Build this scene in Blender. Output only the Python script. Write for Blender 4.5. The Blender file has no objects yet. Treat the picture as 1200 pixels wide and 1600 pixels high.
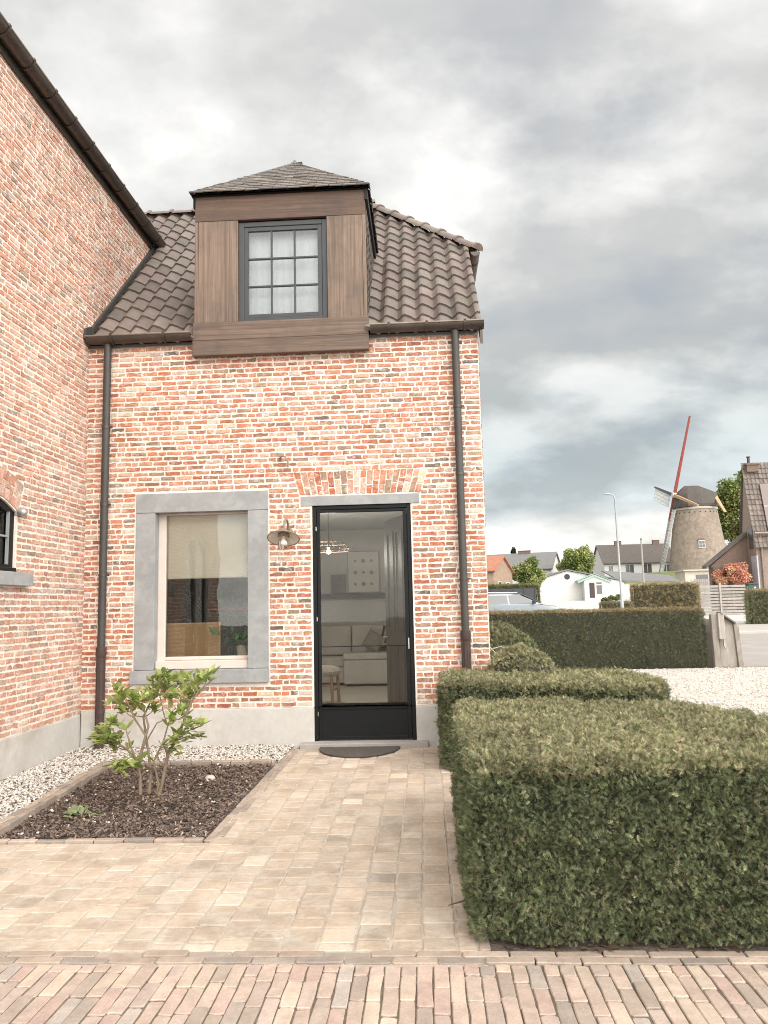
import bpy, bmesh, math, random
import numpy as np
from mathutils import Vector, Matrix, noise as mnoise

random.seed(7); rng = np.random.default_rng(7)
PI = math.pi
scene = bpy.context.scene
COL = scene.collection

# ------------------------------------------------------------------ camera geometry
F = 1195.0
up = np.array([-223., -9700., 1195.]); up /= np.linalg.norm(up)
dy = np.array([64., 145., 1195.]); dy -= up * dy.dot(up); dy /= np.linalg.norm(dy)
dx = np.cross(dy, -up); dx /= np.linalg.norm(dx)
if dx[0] < 0: dx = -dx
R = np.stack([dx, dy, up])
CAMH = 1.5

def at(px, py, Y):
    """photo pixel -> world point at depth Y"""
    v = R @ np.array([px - 600., py - 800., F]); t = Y / v[1]
    return Vector((v[0] * t, Y, CAMH + v[2] * t))

def terrain(y):
    return max(0.0, (y - 17.6) * 0.0211)

# ------------------------------------------------------------------ materials
MATS = {}
class NT:
    def __init__(s, mat):
        mat.use_nodes = True
        s.t = mat.node_tree; s.n = s.t.nodes; s.l = s.t.links
        s.bsdf = s.n.get('Principled BSDF'); s.out = s.n.get('Material Output')
    def new(s, ty, **kw):
        n = s.n.new(ty)
        for k, v in kw.items(): setattr(n, k, v)
        return n
    def link(s, a, b): s.l.new(a, b)
    def noise(s, scale, detail=4, rough=.55, vec=None, dist=0.0):
        n = s.new('ShaderNodeTexNoise'); n.inputs['Scale'].default_value = scale
        n.inputs['Detail'].default_value = detail; n.inputs['Roughness'].default_value = rough
        n.inputs['Distortion'].default_value = dist
        if vec is not None: s.link(vec, n.inputs['Vector'])
        return n.outputs['Fac']
    def ramp(s, fac, stops):
        n = s.new('ShaderNodeValToRGB'); e = n.color_ramp.elements
        while len(e) < len(stops): e.new(0.5)
        for i, (p, c) in enumerate(stops):
            e[i].position = p; e[i].color = (c, c, c, 1) if not isinstance(c, tuple) else (*c, 1)
        s.link(fac, n.inputs['Fac']); return n.outputs['Color']
    def mix(s, fac, a, b, mode='MIX'):
        n = s.new('ShaderNodeMix', data_type='RGBA', blend_type=mode)
        for inp, val in ((n.inputs[0], fac), (n.inputs[6], a), (n.inputs[7], b)):
            if isinstance(val, (int, float)): inp.default_value = val if inp.type == 'VALUE' else (val, val, val, 1)
            elif isinstance(val, tuple): inp.default_value = (*val, 1)
            else: s.link(val, inp)
        return n.outputs[2]
    def math(s, op, a, b=None):
        n = s.new('ShaderNodeMath', operation=op)
        for inp, val in ((n.inputs[0], a), (n.inputs[1], b)):
            if val is None: continue
            if isinstance(val, (int, float)): inp.default_value = val
            else: s.link(val, inp)
        return n.outputs[0]
    def coord(s, scale=(1, 1, 1), rot=(0, 0, 0)):
        tc = s.new('ShaderNodeTexCoord'); mp = s.new('ShaderNodeMapping')
        mp.inputs['Scale'].default_value = scale; mp.inputs['Rotation'].default_value = rot
        s.link(tc.outputs['Object'], mp.inputs['Vector']); return mp.outputs['Vector']
    def bump(s, h, strength=.3, dist=.01, base=None):
        b = s.new('ShaderNodeBump'); b.inputs['Strength'].default_value = strength; b.inputs['Distance'].default_value = dist
        s.link(h, b.inputs['Height'])
        if base is not None: s.link(base, b.inputs['Normal'])
        return b.outputs['Normal']
    def attr(s, name='Col'):
        return s.new('ShaderNodeAttribute', attribute_name=name).outputs['Color']

def mat(name, col=(.5, .5, .5), rough=.75, var=.25, scale=6, bump=.15, bscale=60, attr=False, metal=0.0,
        spec=.5, stretch=(1, 1, 1), blotch=None, bdist=.006, coat=0.0):
    """base colour (or the mesh's own Col attribute) broken up by two noises, fine bump"""
    if name in MATS: return MATS[name]
    m = bpy.data.materials.new(name); t = NT(m); MATS[name] = m
    v = t.coord(stretch)
    base = t.attr() if attr else None
    if base is None:
        rgb = t.new('ShaderNodeRGB'); rgb.outputs[0].default_value = (*col, 1); base = rgb.outputs[0]
    n1 = t.noise(scale, 5, .6, v); n2 = t.noise(scale * 7.3, 4, .6, v)
    r1 = t.ramp(n1, [(.25, 1 - var), (.75, 1 + var)]); r2 = t.ramp(n2, [(.25, 1 - var * .6), (.75, 1 + var * .6)])
    c = t.mix(1.0, base, r1, 'MULTIPLY'); c = t.mix(1.0, c, r2, 'MULTIPLY')
    if blotch:
        bc, lo, hi, bs = blotch
        nb = t.noise(bs, 6, .65, v, .4)
        c = t.mix(t.ramp(nb, [(lo, 0.0), (hi, 1.0)]), c, bc)
    t.link(c, t.bsdf.inputs['Base Color'])
    t.bsdf.inputs['Roughness'].default_value = rough
    t.bsdf.inputs['Metallic'].default_value = metal
    t.bsdf.inputs['Specular IOR Level'].default_value = spec
    if coat: t.bsdf.inputs['Coat Weight'].default_value = coat
    rr = t.math('ADD', t.math('MULTIPLY', n2, .3), rough - .15); t.link(rr, t.bsdf.inputs['Roughness'])
    if bump:
        t.link(t.bump(t.noise(bscale, 4, .6, v), bump, bdist), t.bsdf.inputs['Normal'])
    return m

def brick_mat():
    m = bpy.data.materials.new('brick_faces'); t = NT(m); v = t.coord()
    c = t.attr()
    n1 = t.noise(38, 5, .65, v); n2 = t.noise(150, 3, .6, v); n3 = t.noise(9, 6, .7, v, .6); n4 = t.noise(60, 5, .7, v, .3)
    c = t.mix(1.0, c, t.ramp(n1, [(.3, .72), (.7, 1.25)]), 'MULTIPLY')
    c = t.mix(1.0, c, t.ramp(n2, [(.3, .88), (.7, 1.1)]), 'MULTIPLY')
    # lime left on the faces of reclaimed bricks
    lime = t.math('MULTIPLY', t.ramp(n3, [(.475, 0.0), (.65, 1.0)]), t.ramp(n4, [(.42, 0.0), (.58, 1.0)]))
    c = t.mix(t.math('MULTIPLY', lime, .8), c, (.78, .71, .63))
    c = t.mix(1.0, c, t.ramp(t.noise(.9, 4, .6, v), [(.3, .84), (.7, 1.1)]), 'MULTIPLY')
    sp = t.ramp(t.noise(75, 3, .6, v), [(.66, 0.0), (.72, 1.0)])
    c = t.mix(t.math('MULTIPLY', sp, .7), c, (.10, .07, .05))
    t.link(c, t.bsdf.inputs['Base Color']); t.bsdf.inputs['Roughness'].default_value = .9
    t.bsdf.inputs['Specular IOR Level'].default_value = .25
    b = t.bump(n1, .5, .006); t.link(t.bump(n2, .35, .003, b), t.bsdf.inputs['Normal'])
    return m
def mortar_mat():
    m = bpy.data.materials.new('lime_mortar'); t = NT(m); v = t.coord()
    n1 = t.noise(3, 5, .6, v); n2 = t.noise(70, 5, .65, v)
    c = t.mix(t.ramp(n1, [(.3, 0.0), (.7, 1.0)]), (.75, .66, .57), (.84, .76, .675))
    c = t.mix(1.0, c, t.ramp(n2, [(.25, .78), (.7, 1.12)]), 'MULTIPLY')
    t.link(c, t.bsdf.inputs['Base Color']); t.bsdf.inputs['Roughness'].default_value = .95
    t.bsdf.inputs['Specular IOR Level'].default_value = .2
    t.link(t.bump(n2, .6, .008), t.bsdf.inputs['Normal']); return m
def wood_mat(name, axis, dark, light, coarse=1.0):
    """weathered boards, grain along axis (0 x, 1 y, 2 z)"""
    m = bpy.data.materials.new(name); t = NT(m)
    sc = [30.0 * coarse] * 3; sc[axis] = .55 * coarse
    v = t.coord(tuple(sc)); vb = t.coord()
    g = t.noise(1.0, 6, .62, v, .8); fine = t.noise(4.0, 4, .6, v); blot = t.noise(3.0, 5, .6, vb, .4)
    c = t.mix(t.ramp(g, [(.24, 0.0), (.76, 1.0)]), dark, light)
    c = t.mix(t.ramp(blot, [(.45, 0.0), (.75, .65)]), c, tuple(.65 * x + .03 for x in dark))
    c = t.mix(1.0, c, t.ramp(fine, [(.3, .74), (.7, 1.2)]), 'MULTIPLY')
    c = t.mix(1.0, c, t.attr(), 'MULTIPLY')
    t.link(c, t.bsdf.inputs['Base Color']); t.bsdf.inputs['Roughness'].default_value = .72
    t.link(t.bump(g, .35, .004), t.bsdf.inputs['Normal']); return m
def glass_mat(name, tint=(.8, .8, .78), refl=1.0):
    m = bpy.data.materials.new(name); t = NT(m)
    tr = t.new('ShaderNodeBsdfTransparent'); tr.inputs[0].default_value = (*tint, 1)
    gl = t.new('ShaderNodeBsdfGlossy'); gl.inputs['Roughness'].default_value = .015
    fr = t.new('ShaderNodeFresnel'); fr.inputs['IOR'].default_value = 1.5
    ms = t.new('ShaderNodeMixShader')
    t.link(t.math('MULTIPLY', fr.outputs[0], 1.15 * refl), ms.inputs[0]); t.link(tr.outputs[0], ms.inputs[1]); t.link(gl.outputs[0], ms.inputs[2])
    wob = t.bump(t.noise(1.6, 2, .5, t.coord()), .05, .05); t.link(wob, gl.inputs['Normal'])
    t.link(ms.outputs[0], t.out.inputs['Surface']); return m
def emis_mat(name, col, strength):
    m = bpy.data.materials.new(name); t = NT(m)
    e = t.new('ShaderNodeEmission'); e.inputs[0].default_value = (*col, 1); e.inputs[1].default_value = strength
    t.link(e.outputs[0], t.out.inputs['Surface']); return m
def leaf_mat(name, trans=.25, rough=.55, var=.2):
    m = bpy.data.materials.new(name); t = NT(m)
    c = t.mix(1.0, t.attr(), t.ramp(t.noise(9, 3, .6, t.coord()), [(.3, 1 - var), (.7, 1 + var)]), 'MULTIPLY')
    t.link(c, t.bsdf.inputs['Base Color']); t.bsdf.inputs['Roughness'].default_value = rough
    t.bsdf.inputs['Specular IOR Level'].default_value = .35
    if trans:
        tl = t.new('ShaderNodeBsdfTranslucent'); t.link(c, tl.inputs[0]); ms = t.new('ShaderNodeMixShader'); ms.inputs[0].default_value = trans
        t.link(t.bsdf.outputs[0], ms.inputs[1]); t.link(tl.outputs[0], ms.inputs[2]); t.link(ms.outputs[0], t.out.inputs['Surface'])
    return m

BRICK = brick_mat(); MORTAR = mortar_mat()
WOODV = wood_mat('weathered_board_upright', 2, (.075, .049, .035), (.29, .205, .15))
WOODH = wood_mat('weathered_board_level', 0, (.066, .042, .03), (.215, .145, .105))
GREYWOOD = wood_mat('silvered_timber', 2, (.26, .23, .20), (.52, .47, .42))
GREYWOODH = wood_mat('silvered_timber_level', 0, (.26, .235, .21), (.48, .44, .40))
CONCRETE = mat('plinth_concrete', (.515, .485, .445), .9, .12, 2.5, .25, 90, blotch=((.38, .32, .26), .52, .78, 1.6))
BLUESTONE = mat('blue_stone', (.275, .275, .272), .7, .12, 3, .12, 140, blotch=((.35, .35, .34), .45, .7, 5))
ZINC = mat('bronze_zinc', (.085, .070, .060), .42, .25, 4, .05, 40, metal=.55)
ZINCL = mat('worn_zinc_edge', (.24, .19, .15), .45, .25, 8, .05, 40, metal=.4)
IRON = mat('rusty_cast_iron', (.060, .036, .030), .6, .3, 9, .12, 120)
BLACK = mat('black_lacquer', (.007, .0075, .008), .45, .15, 5, .03, 60, spec=.22)
DARKGREY = mat('anthracite_paint', (.040, .042, .044), .5, .12, 6, .03, 60)
CREAM = mat('cream_painted_wood', (.62, .52, .46), .55, .07, 5, .05, 50)
TILE = mat('clay_pantile', rough=.6, var=.22, scale=5, bump=.25, bscale=70, attr=True, blotch=((.16, .14, .10), .60, .80, 2.2), spec=.45)
SLATE = mat('grey_slate', rough=.55, var=.2, scale=9, bump=.2, bscale=60, attr=True)
GLASS = glass_mat('window_glass', (.92, .915, .89), 1.15)
GLASSD = glass_mat('door_glass', (.88, .87, .84), .5)
GLASSFAR = mat('dark_pane', (.085, .08, .075), .15, .2, 3, 0, spec=.8)
LEAF = leaf_mat('green_leaf', .3); YEW = leaf_mat('yew_needles', .12, .6, .3); TREELEAF = leaf_mat('tree_foliage', .25)
BARK = mat('bark', (.20, .15, .11), .9, .3, 20, .5, 80, stretch=(1, 1, .3))
SOIL = mat('dark_soil', (.10, .075, .058), .95, .4, 14, .8, 50, bdist=.02)
HEDGECORE = mat('hedge_inner_twigs', (.035, .033, .02), .95, .4, 20, .8, 40)
WHITE = mat('white_paint', (.60, .585, .555), .7, .06, 3, .06, 60)
PLASTER = mat('interior_plaster', (.60, .58, .545), .85, .05, 2, .05, 80)

# ------------------------------------------------------------------ mesh building
class MB:
    def __init__(s): s.v = []; s.f = []; s.c = []; s.m = []; s.cc = (1, 1, 1); s.cm = 0
    def add(s, vs, fs, col=None, mi=None):
        o = len(s.v); s.v += [tuple(p) for p in vs]
        for f in fs: s.f.append(tuple(i + o for i in f)); s.c.append(col or s.cc); s.m.append(s.cm if mi is None else mi)
        return s
    def box(s, x0, y0, z0, x1, y1, z1, **k):
        if x0 > x1: x0, x1 = x1, x0
        if y0 > y1: y0, y1 = y1, y0
        if z0 > z1: z0, z1 = z1, z0
        return s.add([(x0, y0, z0), (x1, y0, z0), (x1, y1, z0), (x0, y1, z0), (x0, y0, z1), (x1, y0, z1), (x1, y1, z1), (x0, y1, z1)],
              [(0, 3, 2, 1), (4, 5, 6, 7), (0, 1, 5, 4), (1, 2, 6, 5), (2, 3, 7, 6), (3, 0, 4, 7)], **k)
    def prism(s, poly, d, **k):
        """poly: 3-D points in order, extruded by vector d"""
        n = len(poly); P = [Vector(p) for p in poly]; D_ = Vector(d)
        nrm = Vector((0, 0, 0))
        for i in range(n): nrm += P[i].cross(P[(i + 1) % n])
        if nrm.dot(D_) > 0: P = P[::-1]
        return s.add(P + [p + D_ for p in P], [tuple(range(n)), tuple(range(2 * n - 1, n - 1, -1))] +
              [((i + 1) % n, i, n + i, n + (i + 1) % n) for i in range(n)], **k)
    def tube(s, pts, r, seg=10, cap=True, **k):
        P = [Vector(p) for p in pts]; n = len(P); rr = r if isinstance(r, (list, tuple)) else [r] * n
        vs = []; ref = None
        for i in range(n):
            d = (P[min(i + 1, n - 1)] - P[max(i - 1, 0)]); d = d.normalized() if d.length > 1e-9 else Vector((0, 0, 1))
            if ref is None: ref = Vector((1, 0, 0)) if abs(d.x) < .9 else Vector((0, 1, 0))
            a = (ref - d * ref.dot(d)).normalized(); b = d.cross(a); ref = a
            for j in range(seg):
                th = 2 * PI * j / seg; vs.append(P[i] + (a * math.cos(th) + b * math.sin(th)) * rr[i])
        fs = [(i * seg + j, i * seg + (j + 1) % seg, (i + 1) * seg + (j + 1) % seg, (i + 1) * seg + j) for i in range(n - 1) for j in range(seg)]
        if cap: fs += [tuple(range(seg - 1, -1, -1)), tuple((n - 1) * seg + j for j in range(seg))]
        return s.add(vs, fs, **k)
    def lathe(s, prof, c, seg=24, axis=None, **k):
        """prof: (r, h) along axis from c"""
        A = Vector(axis or (0, 0, 1)).normalized(); X = A.orthogonal().normalized(); Y = A.cross(X); c = Vector(c)
        vs = [c + A * h + (X * math.cos(2 * PI * j / seg) + Y * math.sin(2 * PI * j / seg)) * max(r, 1e-4) for r, h in prof for j in range(seg)]
        fs = [(i * seg + j, i * seg + (j + 1) % seg, (i + 1) * seg + (j + 1) % seg, (i + 1) * seg + j) for i in range(len(prof) - 1) for j in range(seg)]
        return s.add(vs, fs, **k)
    def xform(s, M, start=0):
        s.v[start:] = [tuple(M @ Vector(p)) for p in s.v[start:]]; return s
    def build(s, name, mats, parent=None, smooth=False, bevel=0, label=None, bev_seg=2):
        off = wloc(parent) if parent else Vector((0, 0, 0))
        me = bpy.data.meshes.new(name)
        me.from_pydata([(p[0] - off.x, p[1] - off.y, p[2] - off.z) for p in s.v], [], s.f)
        mats = mats if isinstance(mats, (list, tuple)) else [mats]
        for m in mats: me.materials.append(m)
        if len(mats) > 1: me.polygons.foreach_set('material_index', s.m)
        a = me.attributes.new('Col', 'FLOAT_COLOR', 'FACE')
        a.data.foreach_set('color', np.concatenate([np.array(s.c, dtype=np.float32), np.ones((len(s.c), 1), np.float32)], 1).ravel())
        if smooth: me.polygons.foreach_set('use_smooth', [True] * len(me.polygons))
        me.update()
        return link(name, me, parent, bevel, label, bev_seg, smooth)

def link(name, me, parent=None, bevel=0, label=None, seg=2, smooth=False):
    o = bpy.data.objects.new(name, me); COL.objects.link(o)
    if parent: o.parent = parent
    if bevel:
        b = o.modifiers.new('Bevel', 'BEVEL'); b.width = bevel; b.segments = seg; b.limit_method = 'ANGLE'; b.angle_limit = math.radians(40)
    if smooth:
        me.set_sharp_from_angle(angle=math.radians(50))
    if label: o['label'] = label
    return o
def wloc(o):
    p = Vector((0, 0, 0))
    while o is not None: p = p + o.location; o = o.parent
    return p
def tag(o, label=None, cat=None, group=None, kind=None):
    if label: o['label'] = label
    if cat: o['category'] = cat
    if group: o['group'] = group
    if kind: o['kind'] = kind
    return o
def thing(name, label, cat, loc=(0, 0, 0), group=None):
    o = bpy.data.objects.new(name, None); COL.objects.link(o); o.location = loc; o.empty_display_size = .2
    return tag(o, label, cat, group)
def build_np(name, V, Fa, colr, m, parent=None, smooth=False):
    """V (n,3); Fa (k,s) faces of equal size; colr (k,3) per face"""
    if parent: V = V - np.array(wloc(parent))
    me = bpy.data.meshes.new(name); k, sz = Fa.shape
    me.vertices.add(len(V)); me.vertices.foreach_set('co', V.astype(np.float32).ravel())
    me.loops.add(k * sz); me.loops.foreach_set('vertex_index', Fa.astype(np.int32).ravel())
    me.polygons.add(k); me.polygons.foreach_set('loop_start', np.arange(0, k * sz, sz, dtype=np.int32))
    if smooth: me.polygons.foreach_set('use_smooth', np.ones(k, dtype=bool))
    me.update(calc_edges=True); me.materials.append(m)
    a = me.attributes.new('Col', 'FLOAT_COLOR', 'FACE')
    a.data.foreach_set('color', np.concatenate([colr, np.ones((k, 1))], 1).astype(np.float32).ravel())
    return link(name, me, parent)
def scatter_np(bv, bf, pos, X, Y, Z, scale, cols):
    """copies of base shape (bv, bf): frames X,Y,Z (n,3), scale (n,) or (n,3)"""
    n = len(pos); sc = scale if scale.ndim == 2 else np.repeat(scale[:, None], 3, 1)
    P = bv[None] * sc[:, None, :]
    V = pos[:, None] + P[..., 0:1] * X[:, None] + P[..., 1:2] * Y[:, None] + P[..., 2:3] * Z[:, None]
    Fa = (bf[None] + (np.arange(n) * len(bv))[:, None, None]).reshape(-1, bf.shape[1])
    return V.reshape(-1, 3), Fa, np.repeat(cols, len(bf), 0)
def unit(a): return a / np.maximum(np.linalg.norm(a, axis=1, keepdims=True), 1e-9)
def frames(Zd):
    Z = unit(Zd); r = unit(rng.normal(size=Z.shape)); X = unit(np.cross(r, Z)); return X, np.cross(Z, X), Z

# ------------------------------------------------------------------ brickwork
PALETTE = [((.42, .16, .09), 30), ((.435, .19, .12), 28), ((.37, .125, .07), 12), ((.44, .255, .185), 13), ((.31, .19, .13), 7), ((.23, .16, .115), 4),
           ((.145, .11, .09), 2.5), ((.48, .355, .28), 7), ((.27, .12, .08), 6)]
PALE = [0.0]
def bcol():
    t = random.uniform(0, sum(w for _, w in PALETTE))
    for c, w in PALETTE:
        t -= w
        if t <= 0: break
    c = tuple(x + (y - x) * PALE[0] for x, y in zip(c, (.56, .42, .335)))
    k = random.uniform(.98, 1.3); return tuple(x * k * random.uniform(.95, 1.05) for x in c)
def brick_face(mb, fr, quad, j=.0040, proud=.006, col=None, mi=1):
    """one hand-made brick: quad of 4 (u,v) corners counter-clockwise"""
    o, U, V, N = fr; pts = []
    for i in range(4):
        a = quad[i]; b = quad[(i + 1) % 4]; L = math.hypot(b[0] - a[0], b[1] - a[1]); n = 4 if L > .1 else 2
        for k in range(n):
            t = (k + (.0 if k == 0 else random.uniform(-.2, .2))) / n
            jj = j * (1.0 if k else 1.25)
            pts.append((a[0] + (b[0] - a[0]) * t + random.gauss(0, jj * .6), a[1] + (b[1] - a[1]) * t + random.gauss(0, jj * .75)))
    cx = sum(p[0] for p in pts) / len(pts); cy = sum(p[1] for p in pts) / len(pts)
    h = proud + random.uniform(-.003, .004); tu = random.uniform(-.02, .02); tv = random.uniform(-.04, .04)
    n = len(pts); vs = []
    for p in pts: vs.append(o + U * p[0] + V * p[1] - N * .002)
    for p in pts:
        q = (cx + (p[0] - cx) * .985 , cy + (p[1] - cy) * .94)
        vs.append(o + U * q[0] + V * q[1] + N * (h + tu * (q[0] - cx) + tv * (q[1] - cy)))
    mb.add(vs, [tuple(range(n, 2 * n))] + [(i, (i + 1) % n, n + (i + 1) % n, n + i) for i in range(n)], col=col or bcol(), mi=mi)
def lay_bricks(mb, fr, v0, v1, intervals, course=.0598, joint=.0212):
    nrow = int(round((v1 - v0) / course)); c = (v1 - v0) / nrow
    for r in range(nrow):
        a = v0 + r * c + joint * .5; b = a + c - joint
        wob = random.uniform(-.002, .002)
        for (u0, u1) in intervals((a + b) / 2, r):
            u = u0; first = True
            if u1 - u0 < .03: continue
            lens = []; tot = 0
            while tot < u1 - u0 - .02:
                L = random.choices([random.uniform(.168, .198), random.uniform(.085, .1), random.uniform(.12, .15)], [62, 30, 8])[0]
                if first: L = .095 if r % 2 else .185; first = False
                lens.append(L); tot += L
            k = (u1 - u0) / tot
            for L in lens:
                L *= k
                x0 = u + joint * .40; x1 = u + L - joint * .40; u += L
                if x1 - x0 < .02: continue
                y0 = a + wob + random.uniform(-.002, .002); y1 = b + wob + random.uniform(-.002, .002)
                brick_face(mb, fr, [(x0, y0), (x1, y0), (x1, y1), (x0, y1)])
def panel(mb, fr, u0, u1, v0, v1, holes, thick, mi=0):
    """slab with rectangular holes: front, back, reveals"""
    o, U, V, N = fr
    us = sorted({u0, u1, *[h[0] for h in holes], *[h[1] for h in holes]}); vs = sorted({v0, v1, *[h[2] for h in holes], *[h[3] for h in holes]})
    us = [u for u in us if u0 <= u <= u1]; vs = [v for v in vs if v0 <= v <= v1]
    P = lambda u, v, d: o + U * u + V * v - N * d
    for i in range(len(us) - 1):
        for j in range(len(vs) - 1):
            cu = (us[i] + us[i + 1]) / 2; cv = (vs[j] + vs[j + 1]) / 2
            if any(h[0] < cu < h[1] and h[2] < cv < h[3] for h in holes): continue
            a, b, c, d = us[i], us[i + 1], vs[j], vs[j + 1]
            mb.add([P(a, c, 0), P(b, c, 0), P(b, d, 0), P(a, d, 0)], [(0, 1, 2, 3)], mi=mi)
            mb.add([P(a, c, thick), P(b, c, thick), P(b, d, thick), P(a, d, thick)], [(3, 2, 1, 0)], mi=mi)
    def edge(a, b, c, d): mb.add([P(a, b, 0), P(c, d, 0), P(c, d, thick), P(a, b, thick)], [(0, 1, 2, 3)], mi=mi)
    for (a, b, c, d) in holes + [(u0, u1, v0, v1)]:
        edge(a, c, b, c); edge(b, c, b, d); edge(b, d, a, d); edge(a, d, a, c)

def cut(lst, a, b):
    out = []
    for (x, y) in lst:
        if b <= x or a >= y: out.append((x, y)); continue
        if a > x: out.append((x, a))
        if b < y: out.append((b, y))
    return out

# ------------------------------------------------------------------ roof tiles
def tiles(o, U, S, N, u0, u1, s0, s1, tw, tl, amp, colf, lift=.022, seg=8, flat=False, stagger=False, jit=.002):
    """courses of tiles on the plane o + u*U + s*S (S upslope); returns MB"""
    mb = MB(); o = Vector(o); U = Vector(U).normalized(); S = Vector(S).normalized(); N = Vector(N).normalized()
    nr = int(math.ceil((s1 - s0) / tl)); nc = int(math.ceil((u1 - u0) / tw)) + (1 if stagger else 0)
    def prof(t): return 0 if flat else amp * (math.sin(2 * PI * t + .3) + .28 * math.sin(4 * PI * t + 1.0))
    for r in range(nr):
        for c in range(nc):
            ua = u0 + (c - (.5 if stagger and r % 2 else 0)) * tw
            sa = s0 + r * tl + random.uniform(-jit, jit) * 2; sb = s0 + (r + 1) * tl + .05
            dz = random.uniform(-jit, jit); tilt = random.uniform(-jit, jit); sl = random.uniform(-jit, jit)
            k = 1 if flat else seg; vs = []
            g = tw * .014 if flat else 0
            for row, (s, h) in enumerate(((sa, -lift * .55 if not flat else .0), (sa, lift), (sb, .0))):
                for i in range(k + 1):
                    t = i / k; u = ua + g + (tw - 2 * g) * t
                    hh = prof(t) + dz + tilt * (t - .5) + (h if row != 0 else (h if not flat else 0))
                    vs.append(o + U * u + S * (s + sl * (t - .5)) + N * hh)
            n = k + 1
            fs = [(i, i + 1, n + i + 1, n + i) for i in range(k)] + [(n + i, n + i + 1, 2 * n + i + 1, 2 * n + i) for i in range(k)]
            mb.add(vs, fs, col=colf())
    return mb
def clip(mb, planes):
    """keep what lies on the positive side of every (point, normal)"""
    bm = bmesh.new(); lay = bm.faces.layers.float_vector.new('c')
    vv = [bm.verts.new(p) for p in mb.v]
    for f, c in zip(mb.f, mb.c):
        try: bf = bm.faces.new([vv[i] for i in f]); bf[lay] = c
        except ValueError: pass
    for p, n in planes:
        bmesh.ops.bisect_plane(bm, geom=bm.verts[:] + bm.edges[:] + bm.faces[:], plane_co=Vector(p), plane_no=Vector(n), clear_inner=True)
    out = MB(); bm.verts.index_update()
    out.v = [tuple(v.co) for v in bm.verts]
    for f in bm.faces: out.f.append(tuple(v.index for v in f.verts)); out.c.append(tuple(f[lay])); out.m.append(0)
    bm.free(); return out
def tilecol():
    k = random.uniform(.75, 1.25); b = random.choice([(.145, .112, .094), (.155, .12, .102), (.14, .115, .094), (.155, .115, .099)]); return tuple(x * k for x in b)
def slatecol():
    k = random.uniform(.7, 1.35); b = random.choice([(.15, .125, .105), (.135, .12, .108), (.17, .14, .115)]); return tuple(x * k for x in b)

# =================================================================== ANNEX (the small house with the dormer)
D = 8.536; XL = -3.87; XR = .696; YB = 15.05; ZP = .42; ZE = 4.72; PITCH = 1.0
def roofz(y): return 4.75 + (y - D)
RY, RZ = 11.77, 4.75 + 11.77 - D
annex = thing('brick_house', 'small red brick annex with a timber clad dormer window and dark pantile roof', 'house', (-1.6, D, 0))
ffr = (Vector((0, D, 0)), Vector((1, 0, 0)), Vector((0, 0, 1)), Vector((0, -1, 0)))
WIN = (-3.27, -1.745, .70, 2.84); DOOR = (-1.245, -.13, .0, 2.645); LINT = (-1.372, -.028, 2.645, 2.755)
def facade_int(v, r):
    L = [(XL, XR)]
    if WIN[2] - .012 < v < WIN[3] + .01: L = cut(L, WIN[0] - (.03 if v < .85 else 0) - .008, WIN[1] + .008)
    if v < DOOR[3]: L = cut(L, DOOR[0] - .012, DOOR[1] + .012)
    if 2.63 < v < 2.765: L = cut(L, LINT[0] - .01, LINT[1] + .01)
    if 2.765 <= v < 3.045:
        t = (v - 2.765) / .28; L = cut(L, -1.385 - .07 * t, -.015 + .09 * t)
    return L
mb = MB()
panel(mb, ffr, XL - .002, XR, ZP, ZE - .07, [(WIN[0], WIN[1], WIN[2], WIN[3]), (DOOR[0], DOOR[1], ZP, DOOR[3]), ], .30)
lay_bricks(mb, ffr, ZP + .004, ZE - .075, facade_int)
n = 20                                                        # flat arch of bricks on end over the door
for i in range(n):
    def X_(k, v): t = (v - 2.765) / .28; a = -1.385 - .07 * t; b = -.015 + .09 * t; return a + (b - a) * k / n
    z0, z1 = 2.772, 3.036; zm = z0 + (z1 - z0) * (.36 if i % 2 else .64) + random.uniform(-.02, .02); g = .006
    for (a, b) in ((z0, zm - g), (zm + g, z1)):
        brick_face(mb, ffr, [(X_(i, a) + g, a), (X_(i + 1, a) - g, a), (X_(i + 1, b) - g, b), (X_(i, b) + g, b)])
mb.build('facade', [MORTAR, BRICK], annex)
# gable wall on the right, half-hipped at the top
gfr = (Vector((XR, D, 0)), Vector((0, 1, 0)), Vector((0, 0, 1)), Vector((1, 0, 0)))
HZ = 6.46; gw = YB - D
mb = MB()
e = roofz(D) - .03
gp = [(0, 0), (gw, 0), (gw, e), (gw - (HZ - e), HZ - .03), ((HZ - e), HZ - .03), (0, e)]
mb.prism([(XR - .012, D + .31 + u if u == 0 else D + u, z) for u, z in gp], (-.28, 0, 0))
mb.add([(XR, D + u, z) for u, z in gp], [(0, 1, 2, 3, 4, 5)])
def gable_int(v, r):
    s = max(0, v - e); return [(s, gw - s)]
lay_bricks(mb, gfr, ZP + .004, HZ - .03, gable_int)
mb.build('gable', [MORTAR, BRICK], annex)
mb = MB(); mb.box(XL - .3, YB - .3, 0, XR - .3, YB, 4.6); mb.box(XL - .3, D + .3, 0, XL - .01, YB - .3, 4.6); mb.build('rear_wall', MORTAR, annex)
# plinth
mb = MB(); mb.box(XL + .012, D - .012, -.1, DOOR[0], D + .28, ZP - .002); mb.box(DOOR[1], D - .012, -.1, XR + .012, D + .28, ZP - .002)
mb.box(XR - .25, D + .29, -.1, XR + .012, YB, ZP - .002)
mb.build('plinth', CONCRETE, annex, bevel=.008)
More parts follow.
